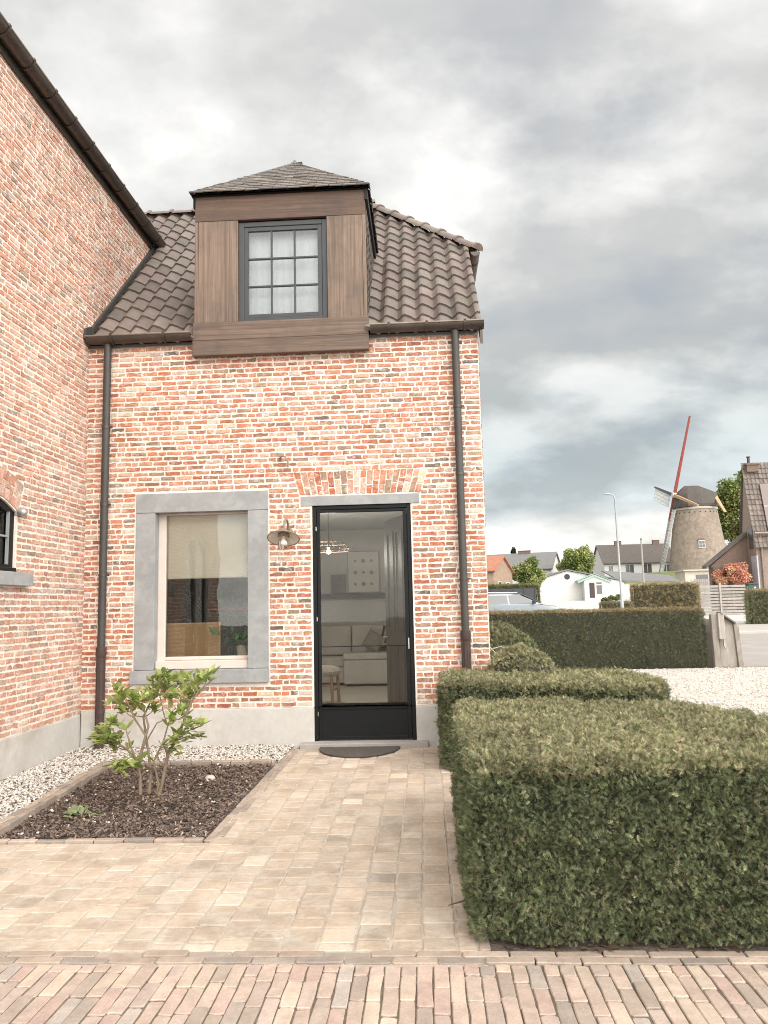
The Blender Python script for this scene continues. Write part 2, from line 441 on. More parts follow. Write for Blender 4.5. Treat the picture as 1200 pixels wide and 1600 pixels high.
# lintel & doorstep
mb = MB(); mb.box(LINT[0], D - .012, LINT[2], LINT[1], D + .2, LINT[3]); mb.build('lintel', BLUESTONE, annex, bevel=.004)
mb = MB(); mb.box(-1.385, 8.385, -.05, -.005, D + .2, .052); mb.build('doorstep', mat('doorstep_stone', (.33, .30, .275), .8, .12, 4, .15, 90), annex, bevel=.008)

# window with blue stone surround
mb = MB()
mb.box(-3.27, D - .014, 2.618, -1.745, D + .12, 2.84); mb.box(-3.27, D - .013, .852, -3.045, D + .12, 2.615); mb.box(-1.98, D - .013, .852, -1.745, D + .12, 2.615)
mb.box(-3.30, D - .055, .70, -1.74, D + .12, .849)
win = mb.build('window', BLUESTONE, annex, bevel=.006)
mb = MB(); y0, y1 = D + .123, D + .19
mb.box(-3.10, y0, .852, -2.962, y1, 2.66); mb.box(-1.978, y0, .852, -1.88, y1, 2.66); mb.box(-2.962, y0, .945, -1.978, y1, .985); mb.box(-2.962, y0, 2.60, -1.978, y1, 2.66)
mb.box(-3.04, D + .03, .852, -1.985, y1 - .01, .944)
mb.build('frame', CREAM, win, bevel=.008)
mb = MB(); mb.box(-2.962, D + .150, .985, -1.978, D + .156, 2.60); mb.build('pane', GLASS, win)
# glazed steel door
mb = MB(); y0, y1 = D + .012, D + .09
mb.box(-1.242, y0, .056, -1.2, y1, 2.642); mb.box(-.175, y0, .056, -.133, y1, 2.642); mb.box(-1.2, y0, 2.60, -.175, y1, 2.642)
door = mb.build('door', BLACK, annex, bevel=.004)
mb = MB(); y0, y1 = D + .022, D + .075
mb.box(-1.197, y0, .066, -1.165, y1, 2.597); mb.box(-.222, y0, .066, -.178, y1, 2.597); mb.box(-1.165, y0, 2.565, -.222, y1, 2.597); mb.box(-1.165, y0, .066, -.222, y1, .10)
mb.box(-1.165, y0, .385, -.222, y1, .42); mb.box(-1.165, y0 + .012, 1.062, -.222, y1 - .012, 1.072)
mb.build('leaf_frame', BLACK, door, bevel=.004)
mb = MB(); mb.box(-1.166, D + .034, .099, -.221, D + .06, .386); mb.build('kick_panel', BLACK, door)
mb = MB(); mb.box(-1.168, D + .045, .418, -.219, D + .051, 2.568); mb.build('pane', GLASSD, door)
STEEL = mat('brushed_steel', (.62, .62, .6), .3, .1, 10, .02, 60, metal=.9)
mb = MB(); mb.tube([(-.19, D - .02, 1.03), (-.19, D - .02, 1.15)], .008, 10); mb.box(-.195, D - .02, 1.04, -.185, y0, 1.05); mb.box(-.195, D - .02, 1.13, -.185, y0, 1.14); mb.build('handle', STEEL, door, smooth=True)
for z in (.32, 1.35, 2.36):
    mb = MB(); mb.tube([(-1.203, D + .006, z), (-1.203, D + .006, z + .045)], .006, 8); mb.build('hinge', STEEL, door, smooth=True)

# room behind the glass
mb = MB()
mb.box(XL + .02, D + .31, -.05, XR - .3, YB - .31, .10); mb.build('room_floor', mat('pale_floor', (.62, .59, .53), .45, .06, 3, .03, 60), annex)
mb = MB(); mb.box(XL + .02, D + .31, 2.98, XR - .3, YB - .31, 3.08); mb.build('room_ceiling', PLASTER, annex)
mb = MB(); mb.box(XL + .02, 14.68, .102, XR - .3, 14.74, 2.978); mb.box(XL + .0, D + .31, .102, XL + .05, 14.68, 2.978); mb.box(XR - .40, D + .31, .102, XR - .31, 14.68, 2.978)
mb.box(-2.3, 10.5, .102, -2.22, 14.67, 2.978)
mb.build('room_wall', PLASTER, annex)

# main roof
U = (1, 0, 0); S = (0, .7071, .7071); N = (0, -.7071, .7071)
DX0, DX1 = -2.585, -.565
o = Vector((0, D - .12, roofz(D - .12)))
hipn = Vector((-1, 0, 0)); h0 = Vector((.80, 0, 6.40))
slope_h = Vector((-.7071, 0, .7071))
# hip valley plane through hip ridge line: points where x and y slopes meet -> x - .80 = -(z-6.46); y = z-4.75+D
hip_a = Vector((.765, roofz(0) * 0 + (6.46 - 4.75 + D), 6.46)); hip_b = Vector((.765 - (RZ - 6.46), RY, RZ))
hd = (hip_b - hip_a).normalized(); hipcut = hd.cross(Vector((0, 0, 1))).normalized()
if hipcut.x > 0: hipcut = -hipcut
m1 = tiles(o, U, S, N, XL - 1.2, .765, 0, (RY - D + .12) / .7071, .213, .295, .029, tilecol, lift=.03)
m1 = clip(m1, [((.742, 0, 0), (-1, 0, 0)), (hip_a, hipcut), ((0, RY, RZ), (0, -1, 0))])
ml = clip(m1, [((DX0 + .01, 0, 0), (-1, 0, 0)), ((XL - .02, D - .14, 4.70), (1, 0, 0))]) if False else None
# keep the wing side out: below its eaves the roof stops at the wall
roofmb = MB()
def addmb(dst, srcm): dst.add(srcm.v, []); oo = len(dst.v) - len(srcm.v); dst.f += [tuple(i + oo for i in f) for f in srcm.f]; dst.c += srcm.c; dst.m += srcm.m
# the part inside the dormer is left open
A_ = clip(m1, [((DX0 + .02, 0, 0), (-1, 0, 0)), ((XL + .005, 0, 0), (1, 0, 0))]); B_ = clip(m1, [((DX1 - .02, 0, 0), (1, 0, 0))])
C_ = clip(m1, [((DX0 + .02, 0, 0), (1, 0, 0)), ((DX1 - .02, 0, 0), (-1, 0, 0)), ((0, 10.4, 0), (0, 1, 0))])
E_ = clip(m1, [((XL + .005, 0, 0), (-1, 0, 0)), ((0, 0, 6.80), (0, 0, 1))])
for q in (A_, B_, C_, E_): addmb(roofmb, q)
# hip slope at the gable end and the rear slope
m2 = tiles((.845, RY, 6.38), (0, 1, 0), (-.7071, 0, .7071), (.7071, 0, .7071), -1.75, 1.75, 0, 2.4, .207, .252, .021, tilecol)
hc2 = hd.cross(Vector((0, 0, 1))).normalized(); hc2 = hc2 if hc2.x > 0 else -hc2
hd3 = Vector((hd.x, -hd.y, hd.z)); hc3 = hd3.cross(Vector((0, 0, 1))).normalized(); hc3 = hc3 if hc3.x > 0 else -hc3
m2 = clip(m2, [(hip_a, hc2), (hip_b, hc3)])
addmb(roofmb, m2)
m3 = tiles((0, YB + .15, roofz(D) - .15), (1, 0, 0), (0, -.7071, .7071), (0, .7071, .7071), XL - 1.2, .80, 0, 4.9, .207, .504, .021, tilecol, seg=6)
m3 = clip(m3, [((0, RY, 0), (0, 1, 0)), (hip_b, -hc3)]); addmb(roofmb, m3)
roof = roofmb.build('roof', TILE, annex, smooth=True)
# underlay boards so the tiles never show daylight
MB().prism([(XL + .01, D - .05, roofz(D) - .14), (XL + .01, RY, RZ - .10), (DX0, RY, RZ - .10), (DX0, D - .05, roofz(D) - .14)], (0, .01, -.03)).build('roof_board', DARKGREY, roof)
MB().prism([(DX1, D - .05, roofz(D) - .14), (DX1, RY, RZ - .10), (-.85, RY, RZ - .1), (.66, 10.25, 6.36), (.66, D - .05, roofz(D) - .14)], (0, .01, -.03)).build('roof_board', DARKGREY, roof)
def ridge_caps(a, b, r, L, nm):
    a = Vector(a); b = Vector(b); d = (b - a); n = max(1, int(d.length / L)); d = d / n; dn = d.normalized()
    side = dn.cross(Vector((0, 0, 1))).normalized(); upv = side.cross(dn).normalized(); mb = MB()
    for i in range(n):
        p = a + d * i; q = p + d * 1.06; vs = []
        for (w, rr, lift) in ((p, r * 1.13, .012), (p + d * .12, r * 1.13, .012), (p + d * .14, r, 0), (q, r * .97, 0)):
            for k in range(9):
                th = PI * k / 8; vs.append(w + side * math.cos(th) * rr + upv * (math.sin(th) * rr * .8 + lift))
        fs = [(i2 * 9 + k, i2 * 9 + k + 1, (i2 + 1) * 9 + k + 1, (i2 + 1) * 9 + k) for i2 in range(3) for k in range(8)] + [tuple(range(8, -1, -1))]
        c = tuple(x * 1.25 for x in tilecol()); mb.add(vs, fs, col=c)
    return mb.build(nm, TILE, roof, smooth=True)
ridge_caps((-.62, RY, RZ + .01), (XL - 1.2, RY, RZ + .01), .095, .37, 'ridge_cap')
ridge_caps(hip_a + Vector((.10, -.10, -.09)), hip_b + Vector((0, 0, .02)), .095, .36, 'hip_cap')
# verge board and small gutter at the half hip
mb = MB(); g0 = Vector((.742, D - .14, roofz(D - .14) - .03)); g1 = Vector((.742, 10.2, roofz(10.2) - .03))
mb.prism([g0, g1, g1 + Vector((0, 0, -.14)), g0 + Vector((0, 0, -.16))], (-.03, 0, 0)); mb.build('verge_board', ZINC, roof)

mb = MB(); f0 = Vector((XL + .008, D - .02, roofz(D - .02) + .03)); f1 = Vector((XL + .008, 10.6, roofz(10.6) + .03))
mb.prism([f0, f1, f1 + Vector((0, 0, .07)), f0 + Vector((0, 0, .07))], (.035, 0, 0)); mb.prism([(XL + .008, D - .19, 4.66), (XL + .008, D - .02, 4.66), (XL + .008, D - .02, 4.86), (XL + .008, D - .17, 4.78)], (.03, 0, 0)); mb.build('lead_flashing', mat('dark_lead', (.045, .042, .04), .6, .2, 8, .05, 60), roof)
def half_gutter(a, b, r, nm, parent, outd, brk=.55, ext=0):
    """half-round gutter from a to b (centre line of the top); outd points away from the wall"""
    a = Vector(a); b = Vector(b); d = (b - a).normalized(); outd = Vector(outd); mb = MB(); n = 12; vs = []
    for p in (a, b):
        for rr in (r, r - .006):
            for k in range(n + 1):
                th = PI + PI * k / n; vs.append(p + outd * (-math.cos(th)) * -rr + Vector((0, 0, 1)) * math.sin(th) * rr)
    m = n + 1
    fs = []
    for k in range(n):
        fs += [(k, k + 1, 2 * m + k + 1, 2 * m + k), (m + k + 1, m + k, 3 * m + k, 3 * m + k + 1)]
    fs += [tuple(range(0, m)), tuple(range(2 * m + m - 1, 2 * m - 1, -1))]
    mb.add(vs, fs)
    g = mb.build(nm, ZINC, parent, smooth=True)
    mb = MB(); e = outd * r
    mb.tube([a + e, b + e], .011, 8); mb.build('rolled_rim', ZINCL, g, smooth=True)
    L = (b - a).length; k = max(1, int(L / brk))
    for i in range(k):
        p = a + d * (L * (i + .5) / k); mb = MB()
        pts = [p + outd * (math.cos(t) * (r + .006)) + Vector((0, 0, -math.sin(t) * (r + .006))) for t in [PI * j / 10 for j in range(11)]]
        for q0, q1 in zip(pts[:-1], pts[1:]):
            mb.prism([q0 - d * .012, q0 + d * .012, q1 + d * .012, q1 - d * .012], (q0 - p).normalized() * .006)
        mb.tube([p + e + Vector((0, 0, .008)) - d * .013, p + e + Vector((0, 0, .008)) + d * .013], .016, 8)
        mb.build('bracket', ZINC, g)
    return g
GY = D - .10; GZ = 4.685
half_gutter((XL + .02, GY, GZ), (DX0 - .03, GY, GZ), .078, 'gutter', annex, (0, -1, 0), .42)
half_gutter((DX1 + .03, GY, GZ), (.76, GY, GZ), .078, 'gutter', annex, (0, -1, 0), .42)
half_gutter((.83, 10.1, 6.33), (.83, RY + 1.5, 6.33), .06, 'gutter', annex, (1, 0, 0), .6)

def downpipe(x, ztop, zjoin, brackets, parent):
    y = D - .075; mb = MB()
    mb.tube([(x, y, zjoin), (x, y, ztop)], .043, 16)
    for z in brackets[:2]: mb.tube([(x, y, z - .02), (x, y, z + .02)], .0465, 16)
    dp = mb.build('downpipe', mat('aged_zinc_pipe', (.055, .05, .045), .55, .2, 4, .04, 40, metal=.15), parent, smooth=True)
    mb = MB(); mb.tube([(x, y, -.02), (x, y, zjoin - .07)], .046, 16); mb.tube([(x, y, zjoin - .09), (x, y, zjoin - .07), (x, y, zjoin + .015), (x, y, zjoin + .02)], [.049, .057, .057, .05], 16)
    mb.tube([(x, y, .40), (x, y, .45)], .053, 16)
    for k in range(10):
        t = 2 * PI * k / 10; mb.tube([(x + .046 * math.cos(t), y + .046 * math.sin(t), .0), (x + .046 * math.cos(t), y + .046 * math.sin(t), zjoin - .09)], .005, 6)
    mb.build('iron_shoe', IRON, dp, smooth=True)
    for z in brackets:
        mb = MB(); mb.tube([(x, y, z - .012), (x, y, z + .012)], .0485, 16); mb.box(x - .012, y + .04, z - .01, x + .012, D + .01, z + .01); mb.box(x + .045, y - .008, z - .011, x + .075, y + .008, z + .011)
        mb.build('bracket', ZINC, dp, smooth=True)
downpipe(-3.615, 4.62, 1.10, [3.62, 2.72, 1.92], annex)
downpipe(.432, 4.62, 1.20, [3.72, 2.95, 1.78], annex)

# dormer
YF = D - .10
mb = MB(); r_ = lambda: (lambda k: (k, k, k))(random.uniform(.85, 1.15))
mb.box(DX0, YF, 6.06, DX1, YF + .05, 6.385, col=(.80, .72, .68), mi=1)
mb.box(DX0, YF, 4.815, -2.545, YF + .05, 6.057, col=(1.15, 1.12, 1.1)); mb.box(-2.543, YF + .001, 4.815, -2.072, YF + .05, 6.057)
mb.box(-1.022, YF, 4.765, -.607, YF + .05, 6.057); mb.box(-.605, YF + .001, 4.765, DX1, YF + .05, 6.057, col=(1.1, 1.08, 1.06))
mb.box(DX0 - .012, YF - .014, 4.60, DX1 + .012, YF + .05, 4.812, col=(1.0, 1, 1), mi=1); mb.box(DX0 - .014, YF - .022, 4.415, DX1 + .012, YF + .05, 4.597, col=(.92, .92, .92), mi=1)
dorm = mb.build('dormer', [WOODV, WOODH], annex, bevel=.005)
mb = MB()
mb.box(DX0 + .005, YF + .05, 4.45, DX0 + .06, D, 6.38); mb.box(DX1 - .06, YF + .05, 4.45, DX1 - .005, D, 6.38); mb.box(DX0 + .06, D - .02, 4.45, DX1 - .06, D + .0 + .03, 4.82)
mb.build('dormer_frame', DARKGREY, dorm)
wfr = MB(); y0, y1 = YF + .035, YF + .10
wx0, wx1, wz0, wz1 = -2.07, -1.024, 4.815, 6.045
wfr.box(wx0, y0, wz0, wx0 + .06, y1, wz1); wfr.box(wx1 - .06, y0, wz0, wx1, y1, wz1); wfr.box(wx0 + .06, y0, wz1 - .06, wx1 - .06, y1, wz1); wfr.box(wx0 + .06, y0, wz0, wx1 - .06, y1, wz0 + .05)
dw = wfr.build('dormer_window', DARKGREY, dorm, bevel=.006)
mb = MB(); a, b, c, d_ = wx0 + .062, wx1 - .062, wz0 + .052, wz1 - .062; y0, y1 = YF + .045, YF + .09
mb.box(a, y0, c, a + .05, y1, d_); mb.box(b - .05, y0, c, b, y1, d_); mb.box(a + .05, y0, d_ - .05, b - .05, y1, d_); mb.box(a + .05, y0, c, b - .05, y1, c + .045)
pw = (b - a - .10) / 3; ph = (d_ - c - .095) / 3
for i in (1, 2): mb.box(a + .05 + pw * i - .010, y0 + .004, c + .045, a + .05 + pw * i + .010, y1 - .004, d_ - .05); 
for i in (1, 2):
    for j in range(3): mb.box(a + .05 + pw * j + (.0101 if j else 0), y0 + .006, c + .045 + ph * i - .010, a + .05 + pw * (j + 1) - (.0101 if j < 2 else 0), y1 - .006, c + .045 + ph * i + .010)
mb.build('glazing_sash', DARKGREY, dorm, bevel=.003)
mb = MB(); mb.box(a + .04, YF + .062, c + .04, b - .04, YF + .067, d_ - .04); mb.build('pane', glass_mat('dormer_glass', (.92, .93, .93), 1.5), dorm)
mb = MB()                                                     # net curtain and the little room behind the panes
for i in range(40):
    x = wx0 + .05 + (wx1 - wx0 - .1) * i / 39; x2 = wx0 + .05 + (wx1 - wx0 - .1) * (i + 1) / 39
    ya = YF + .19 + .004 * math.sin(i * 1.9); yb = YF + .19 + .004 * math.sin((i + 1) * 1.9)
    mb.add([(x, ya, 4.84), (x2, yb, 4.84), (x2, yb, 6.03), (x, ya, 6.03)], [(0, 1, 2, 3)])
mb.build('net_curtain', mat('net_curtain', (.78, .79, .78), .9, .05, 5, 0), dorm, smooth=True)
mb = MB(); mb.box(-2.3, D + .6, 4.5, -.85, D + .65, 6.3); mb.build('dormer_back', DARKGREY, dorm)
# slate clad cheeks
for x, nx in ((DX1 - .003, 1), (DX0 + .003, -1)):
    cm = tiles((x, D - .05, 4.72), (0, nx, 0), (0, 0, 1), (nx, 0, 0), 0 if nx > 0 else -2.0, 2.0 if nx > 0 else 0, 0, 1.75, .18, .11, 0, slatecol, lift=.008, flat=True, stagger=True)
    cm = clip(cm, [((0, D, 4.75 + .015), (0, -.7071, .7071)), ((0, 0, 6.34), (0, 0, -1)), ((0, YF + .052, 0), (0, 1, 0))])
    cm.prism([(x - nx * .004, YF + .05, 4.60), (x - nx * .004, YF + .05, 6.36), (x - nx * .004, 10.15, 6.36)], (-nx * .03, 0, 0), col=(.03, .03, .03))
    cm.build('cheek', SLATE, dorm)
# hipped slate roof of the dormer
EZ = 6.40; ex0, ex1, ey = -2.612, -.522, YF - .06; ax, ay, az = -1.585, 9.63, 7.47
def slope(p0, p1, p2, extra, tw=.165, tl=.105, planes=()):
    p0, p1, p2 = Vector(p0), Vector(p1), Vector(p2); Ud = (p1 - p0).normalized(); Nn = (p1 - p0).cross(p2 - p0).normalized()
    Sd = Nn.cross(Ud).normalized(); h = (p2 - p0).dot(Sd)
    m = tiles(p0, Ud, Sd, Nn, -.02 - extra, (p1 - p0).length + .02 + extra, -.02, h, tw, tl, 0, slatecol, lift=.012, flat=True, stagger=True, jit=.003)
    return clip(m, planes)
fl, fr_ = Vector((ex0, ey, EZ)), Vector((ex1, ey, EZ)); ap = Vector((ax, ay, az)); bk = Vector((ax, 11.4, az))
def vplane(a, b, keep):
    n = (b - a).cross(Vector((0, 0, 1))).normalized(); n = n if n.dot(keep - a) > 0 else -n; return (a, n)
sm = MB()
addmb(sm, slope(fl, fr_, ap, 0, planes=[vplane(fl, ap, fr_), vplane(fr_, ap, fl)]))
rb = Vector((ex1, 11.4, EZ)); lb = Vector((ex0, 11.4, EZ))
back = ((0, D - .02, 4.75 + .0), (0, -.7071, .7071))
addmb(sm, slope(fr_, rb, ap, 0, planes=[vplane(fr_, ap, rb), back])); addmb(sm, slope(lb, fl, ap, 0, planes=[vplane(fl, ap, lb), back]))
dr = sm.build('dormer_roof', SLATE, dorm)
mb = MB()                                                     # solid under the slates, dark fascia and soffit
dn = Vector((0, 0, -.03))
mb.add([fl + dn, fr_ + dn, ap + dn, bk + dn, rb + dn, lb + dn], [(0, 1, 2), (1, 4, 3, 2), (5, 0, 2, 3)])
mb.box(ex0 + .005, ey + .03, EZ - .035, ex1 - .005, 10.15, EZ - .025)
mb.box(DX1 + .001, ey + .035, EZ - .17, ex1 - .012, 10.1, EZ - .036); mb.box(ex0 + .012, ey + .035, EZ - .17, DX0 - .001, 10.1, EZ - .036)
mb.build('dormer_fascia', BLACK, dorm)
mb = MB(); mb.tube([fl + Vector((.04, .04, .02)), ap + Vector((0, 0, .012))], .012, 6); mb.tube([fr_ + Vector((-.04, .04, .02)), ap + Vector((0, 0, .012))], .012, 6); mb.tube([ap + Vector((0, -.02, .0)), bk], .03, 8)
mb.tube([ap + Vector((0, -.01, -.03)), ap + Vector((0, -.01, .045))], [.05, .012], 8)
mb.build('lead_hip', mat('lead', (.12, .115, .11), .5, .2, 8, .05, 60), dorm, smooth=True)

# =================================================================== MAIN WING on the left
wing = thing('brick_house', 'tall red brick house on the left with a long dark gutter and arched window', 'house', (XL, 6.5, 0))
WY0, WY1, WZ = 3.1, 10.72, 6.80
wfr_ = (Vector((XL, 0, 0)), Vector((0, 1, 0)), Vector((0, 0, 1)), Vector((1, 0, 0)))
wy0, wy1, wz0, wsp, wcr = 5.95, 7.06, 1.90, 2.47, 2.61
dy0, dy1, dsp, dcr = 3.75, 5.15, 2.45, 2.78
def arch(y, a, b, sp, cr):
    h = (b - a) / 2; t = (y - (a + b) / 2) / h; rad = (h * h + (cr - sp) ** 2) / (2 * (cr - sp)); yy = t * h
    return sp + math.sqrt(max(0, rad * rad - yy * yy)) - (rad - (cr - sp))
def wing_int(v, r):
    L = [(WY0, WY1)]
    for (a, b, z0, sp, cr) in ((wy0, wy1, 1.76, wsp, wcr), (dy0, dy1, 0, dsp, dcr)):
        if v < z0: continue
        w = .012
        if sp < v < cr:
            rad = (((b - a) / 2) ** 2 + (cr - sp) ** 2) / (2 * (cr - sp)); 
        if v < sp: L = cut(L, a - w, b + w)
        elif v < cr + .285:
            h = (b - a) / 2; c = (a + b) / 2; t = (v - sp) / .265
            hw = h * (1.03 + .16 * min(t, 1)) + .012
            if v > sp + .27:
                f = 1.0
                while f > 0 and arch(c + f * h, a, b, sp, cr) + .285 < v: f -= .02
                hw = h * 1.19 * f
            L = cut(L, c - hw, c + hw)
    if 1.76 < v < 1.905: L = cut(L, wy0 - .24, wy1 + .24)
    return L
mb = MB()
PALE[0] = .27                                        # brighter light on the wing put into its brick colour
panel(mb, wfr_, WY0, WY1 + 3.5, .38, WZ, [(wy0, wy1, wz0, wcr), (dy0, dy1, .38, dcr)], .30)
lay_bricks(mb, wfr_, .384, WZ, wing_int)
for (a, b, sp, cr) in ((wy0, wy1, wsp, wcr), (dy0, dy1, dsp, dcr)):
    n = int((b - a) / .068) + 3; c = (a + b) / 2
    for i in range(n):
        f0 = (i / n) * 2 - 1; f1 = ((i + 1) / n) * 2 - 1
        def P_(fq, out):
            y = c + fq * (b - a) / 2 * (1.03 + .16 * out); base = arch(c + fq * (b - a) / 2, a, b, sp, cr)
            return (y, base + .008 + .265 * out)
        zm = .38 if i % 2 else .62
        for (p, q) in ((0, zm - .02), (zm + .02, 1)):
            e_ = .09 / n
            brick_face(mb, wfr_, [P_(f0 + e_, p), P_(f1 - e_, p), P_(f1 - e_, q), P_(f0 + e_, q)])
    # mortar filling of the arch corners behind the frame
    seg = 14
    for i in range(seg):
        ya = a + (b - a) * i / seg; yb = a + (b - a) * (i + 1) / seg
        mb.prism([(XL - .002, ya, arch(ya, a, b, sp, cr)), (XL - .002, yb, arch(yb, a, b, sp, cr)), (XL - .002, yb, cr + .003), (XL - .002, ya, cr + .003)], (-.14, 0, 0))
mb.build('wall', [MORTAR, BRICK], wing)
mb = MB(); mb.box(XL - .3, WY0 - .01, -.1, XL + .012, dy0, .378); mb.box(XL - .3, dy1, -.1, XL + .012, D - .013, .378); mb.build('plinth', CONCRETE, wing, bevel=.008)
mb = MB(); mb.box(XL - 7, WY0, 0, XL - .302, WY0 + .3, WZ); mb.box(XL - 7, WY0 + .3, 0, XL - 6.7, 14, WZ); mb.build('end_wall', MORTAR, wing)
# window in the wing
def wing_window(a, b, z0, sp, cr, nm, frm, cols, rows, glass):
    x = XL - .022; mb = MB(); seg = 16; w = .07
    mb.box(x - .07, a + .002, z0 + .002, x, a + w, sp); mb.box(x - .07, b - w, z0 + .002, x, b - .002, sp); mb.box(x - .07, a + w, z0 + .002, x, b - w, z0 + w)
    for i in range(seg):
        ya = a + (b - a) * i / seg; yb = a + (b - a) * (i + 1) / seg; A = arch(ya, a, b, sp, cr) - .002; B = arch(yb, a, b, sp, cr) - .002
        mb.prism([(x, ya, max(sp, A - w) if 0 < i else sp), (x, yb, max(sp, B - w) if i < seg - 1 else sp), (x, yb, B), (x, ya, A)], (-.07, 0, 0))
    mb.box(x - .06, (a + b) / 2 - .04, z0 + w, x + .006, (a + b) / 2 + .04, cr - .05)
    wn = mb.build(nm, frm, wing, bevel=.005)
    mb = MB()
    for half in (0, 1):
        p0 = a + w if not half else (a + b) / 2 + .04; p1 = (a + b) / 2 - .04 if not half else b - w
        zt = arch((a * .75 + b * .25), a, b, sp, cr) - w - .01
        mb.box(x - .03, p0, z0 + w, x - .004, p0 + .018, zt); mb.box(x - .03, p1 - .018, z0 + w, x - .004, p1, zt)
        for r in range(1, rows): z = z0 + w + (zt - z0 - w) * r / rows; mb.box(x - .028, p0 + .018, z - .009, x - .006, p1 - .018, z + .009)
        for c_ in range(1, cols): yy = p0 + (p1 - p0) * c_ / cols; mb.box(x - .027, yy - .009, z0 + w, x - .007, yy + .009, zt)
    mb.build('glazing_bar', mat('grey_bar', (.26, .26, .25), .5, .08, 5, 0), wn)
    mb = MB(); mb.box(x - .045, a + w * .5, z0 + w * .5, x - .04, b - w * .5, cr - .06); mb.build('pane', glass, wn)
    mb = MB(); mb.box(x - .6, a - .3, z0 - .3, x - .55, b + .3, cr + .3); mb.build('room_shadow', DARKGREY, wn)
    return wn
w1 = wing_window(wy0, wy1, wz0, wsp, wcr, 'arched_window', BLACK, 1, 2, GLASS)
mb = MB(); mb.box(XL - .10, wy0 - .22, 1.77, XL + .075, wy1 + .215, 1.897); mb.build('sill', BLUESTONE, w1, bevel=.006)
mb = MB(); mb.box(XL - .02, wy0 + .004, 1.899, XL + .02, wy1 - .004, 1.94); mb.build('wood_sill', BLACK, w1, bevel=.008)
wing_window(dy0, dy1, .05, dsp, dcr, 'arched_door', mat('grey_door_paint', (.30, .31, .31), .5, .06, 4, .04, 50), 1, 3, GLASS)
half_gutter((XL + .095, WY0 - .2, 6.92), (XL + .095, 10.62, 6.92), .082, 'gutter', wing, (1, 0, 0), .44)
mb = MB(); mb.box(XL + .001, WY0 - .1, WZ - .03, XL + .03, 10.5, 6.90); mb.box(XL - .3, WY0, WZ, XL, 14, WZ + .02); mb.build('fascia', ZINC, wing)
m4 = tiles((XL + .10, 0, 6.93), (0, 1, 0), (-.7071, 0, .7071), (.7071, 0, .7071), WY0 - .15, 14, 0, 5.2, .207, .252, .021, tilecol, seg=6)
# valley against the annex roof: keep what lies above it
m4 = clip(m4, [((0, D, 4.75 + .0), (0, -.7071, .7071))])
m4.build('roof', TILE, wing, smooth=True)

# sensor lamp in the window corner
t = thing('security_light', 'small grey round security light at the top corner of the left arched window', 'light', (XL + .03, 7.05, 2.47))
mb = MB(); mb.box(XL - .02, 7.05, 2.44, XL + .03, 7.12, 2.50); mb.build('mount', mat('grey_plastic', (.30, .29, .27), .5, .1, 5, .02, 50), t, bevel=.006)
mb = MB(); mb.lathe([(0, .05), (.022, .047), (.036, .03), (.04, 0), (.036, -.03), (.02, -.045), (0, -.048)], (XL + .055, 7.06, 2.47), 16, (.8, -.5, -.2)); mb.build('lamp_head', mat('grey_metal_head', (.42, .41, .40), .35, .1, 5, .02, 50, metal=.5), t, smooth=True)

# =================================================================== wall lamp, hook, doormat
t = thing('wall_lamp', 'rusty enamel gooseneck lamp with clear glass beside the door', 'lamp', (-1.52, D, 2.42))
RUST = mat('aged_enamel_brown', (.24, .18, .135), .55, .35, 18, .12, 90); ENAMEL = mat('old_cream_enamel', (.68, .62, .54), .4, .2, 12, .04, 60)
lx, lyc = -1.51, D - .30
mb = MB(); mb.lathe([(0, .0), (.045, .0), (.045, .012), (.02, .018), (0, .018)], (lx, D - .005, 2.36), 16, (0, -1, 0)); 
mb.tube([(lx, D - .01, 2.36)] + [(lx, D - .02 - .14 * (1 - math.cos(th)), 2.36 + .12 * math.sin(th) * 1.0) for th in [PI * k / 12 for k in range(13)]] , .012, 10)
mb.build('arm', RUST, t, smooth=True)
LT = Matrix.Translation((lx, D - .30, 2.345)) @ Matrix.Rotation(math.radians(-24), 4, 'X')
mb = MB(); mb.lathe([(.012, .03), (.03, .01), (.045, -.02), (.06, -.035), (.10, -.055), (.15, -.078), (.172, -.098)], (0, 0, 0), 32); mb.xform(LT); mb.build('shade', RUST, t, smooth=True)
mb = MB(); mb.lathe([(.172, -.100), (.15, -.083), (.10, -.061), (.05, -.045)], (0, 0, 0), 32); mb.xform(LT); mb.build('enamel_lining', ENAMEL, t, smooth=True)
mb = MB(); mb.tube([(.172 * math.cos(a_), .172 * math.sin(a_), -.099) for a_ in [2 * PI * k / 40 for k in range(41)]], .006, 6, cap=False); mb.xform(LT); mb.build('rim', RUST, t, smooth=True)
mb = MB(); mb.lathe([(.05, -.045), (.062, -.05), (.062, -.075), (.05, -.08)], (0, 0, 0), 20); mb.xform(LT); mb.build('collar', RUST, t, smooth=True)
mb = MB(); mb.lathe([(.05, -.08), (.056, -.11), (.058, -.165), (.05, -.205), (.032, -.232), (0, -.242)], (0, 0, 0), 20); mb.xform(LT); mb.build('glass_jar', glass_mat('lamp_glass', (.92, .9, .86), 1.6), t, smooth=True)
mb = MB(); mb.lathe([(.018, -.08), (.022, -.11), (.032, -.15), (.028, -.18), (0, -.192)], (0, 0, 0), 14); mb.xform(LT); mb.build('bulb', mat('frosted_bulb', (.85, .78, .68), .3, .03, 4, 0), t, smooth=True)
t = thing('wall_hook', 'small bent iron hook in the brickwork above the wall lamp', 'hook', (-1.53, D, 3.17))
mb = MB(); mb.tube([(-1.60, D + .01, 3.195), (-1.60, D - .05, 3.20), (-1.57, D - .09, 3.21), (-1.53, D - .11, 3.20), (-1.50, D - .115, 3.16), (-1.49, D - .11, 3.11), (-1.50, D - .11, 3.075)], .009, 8); mb.build('iron_rod', RUST, t, smooth=True)
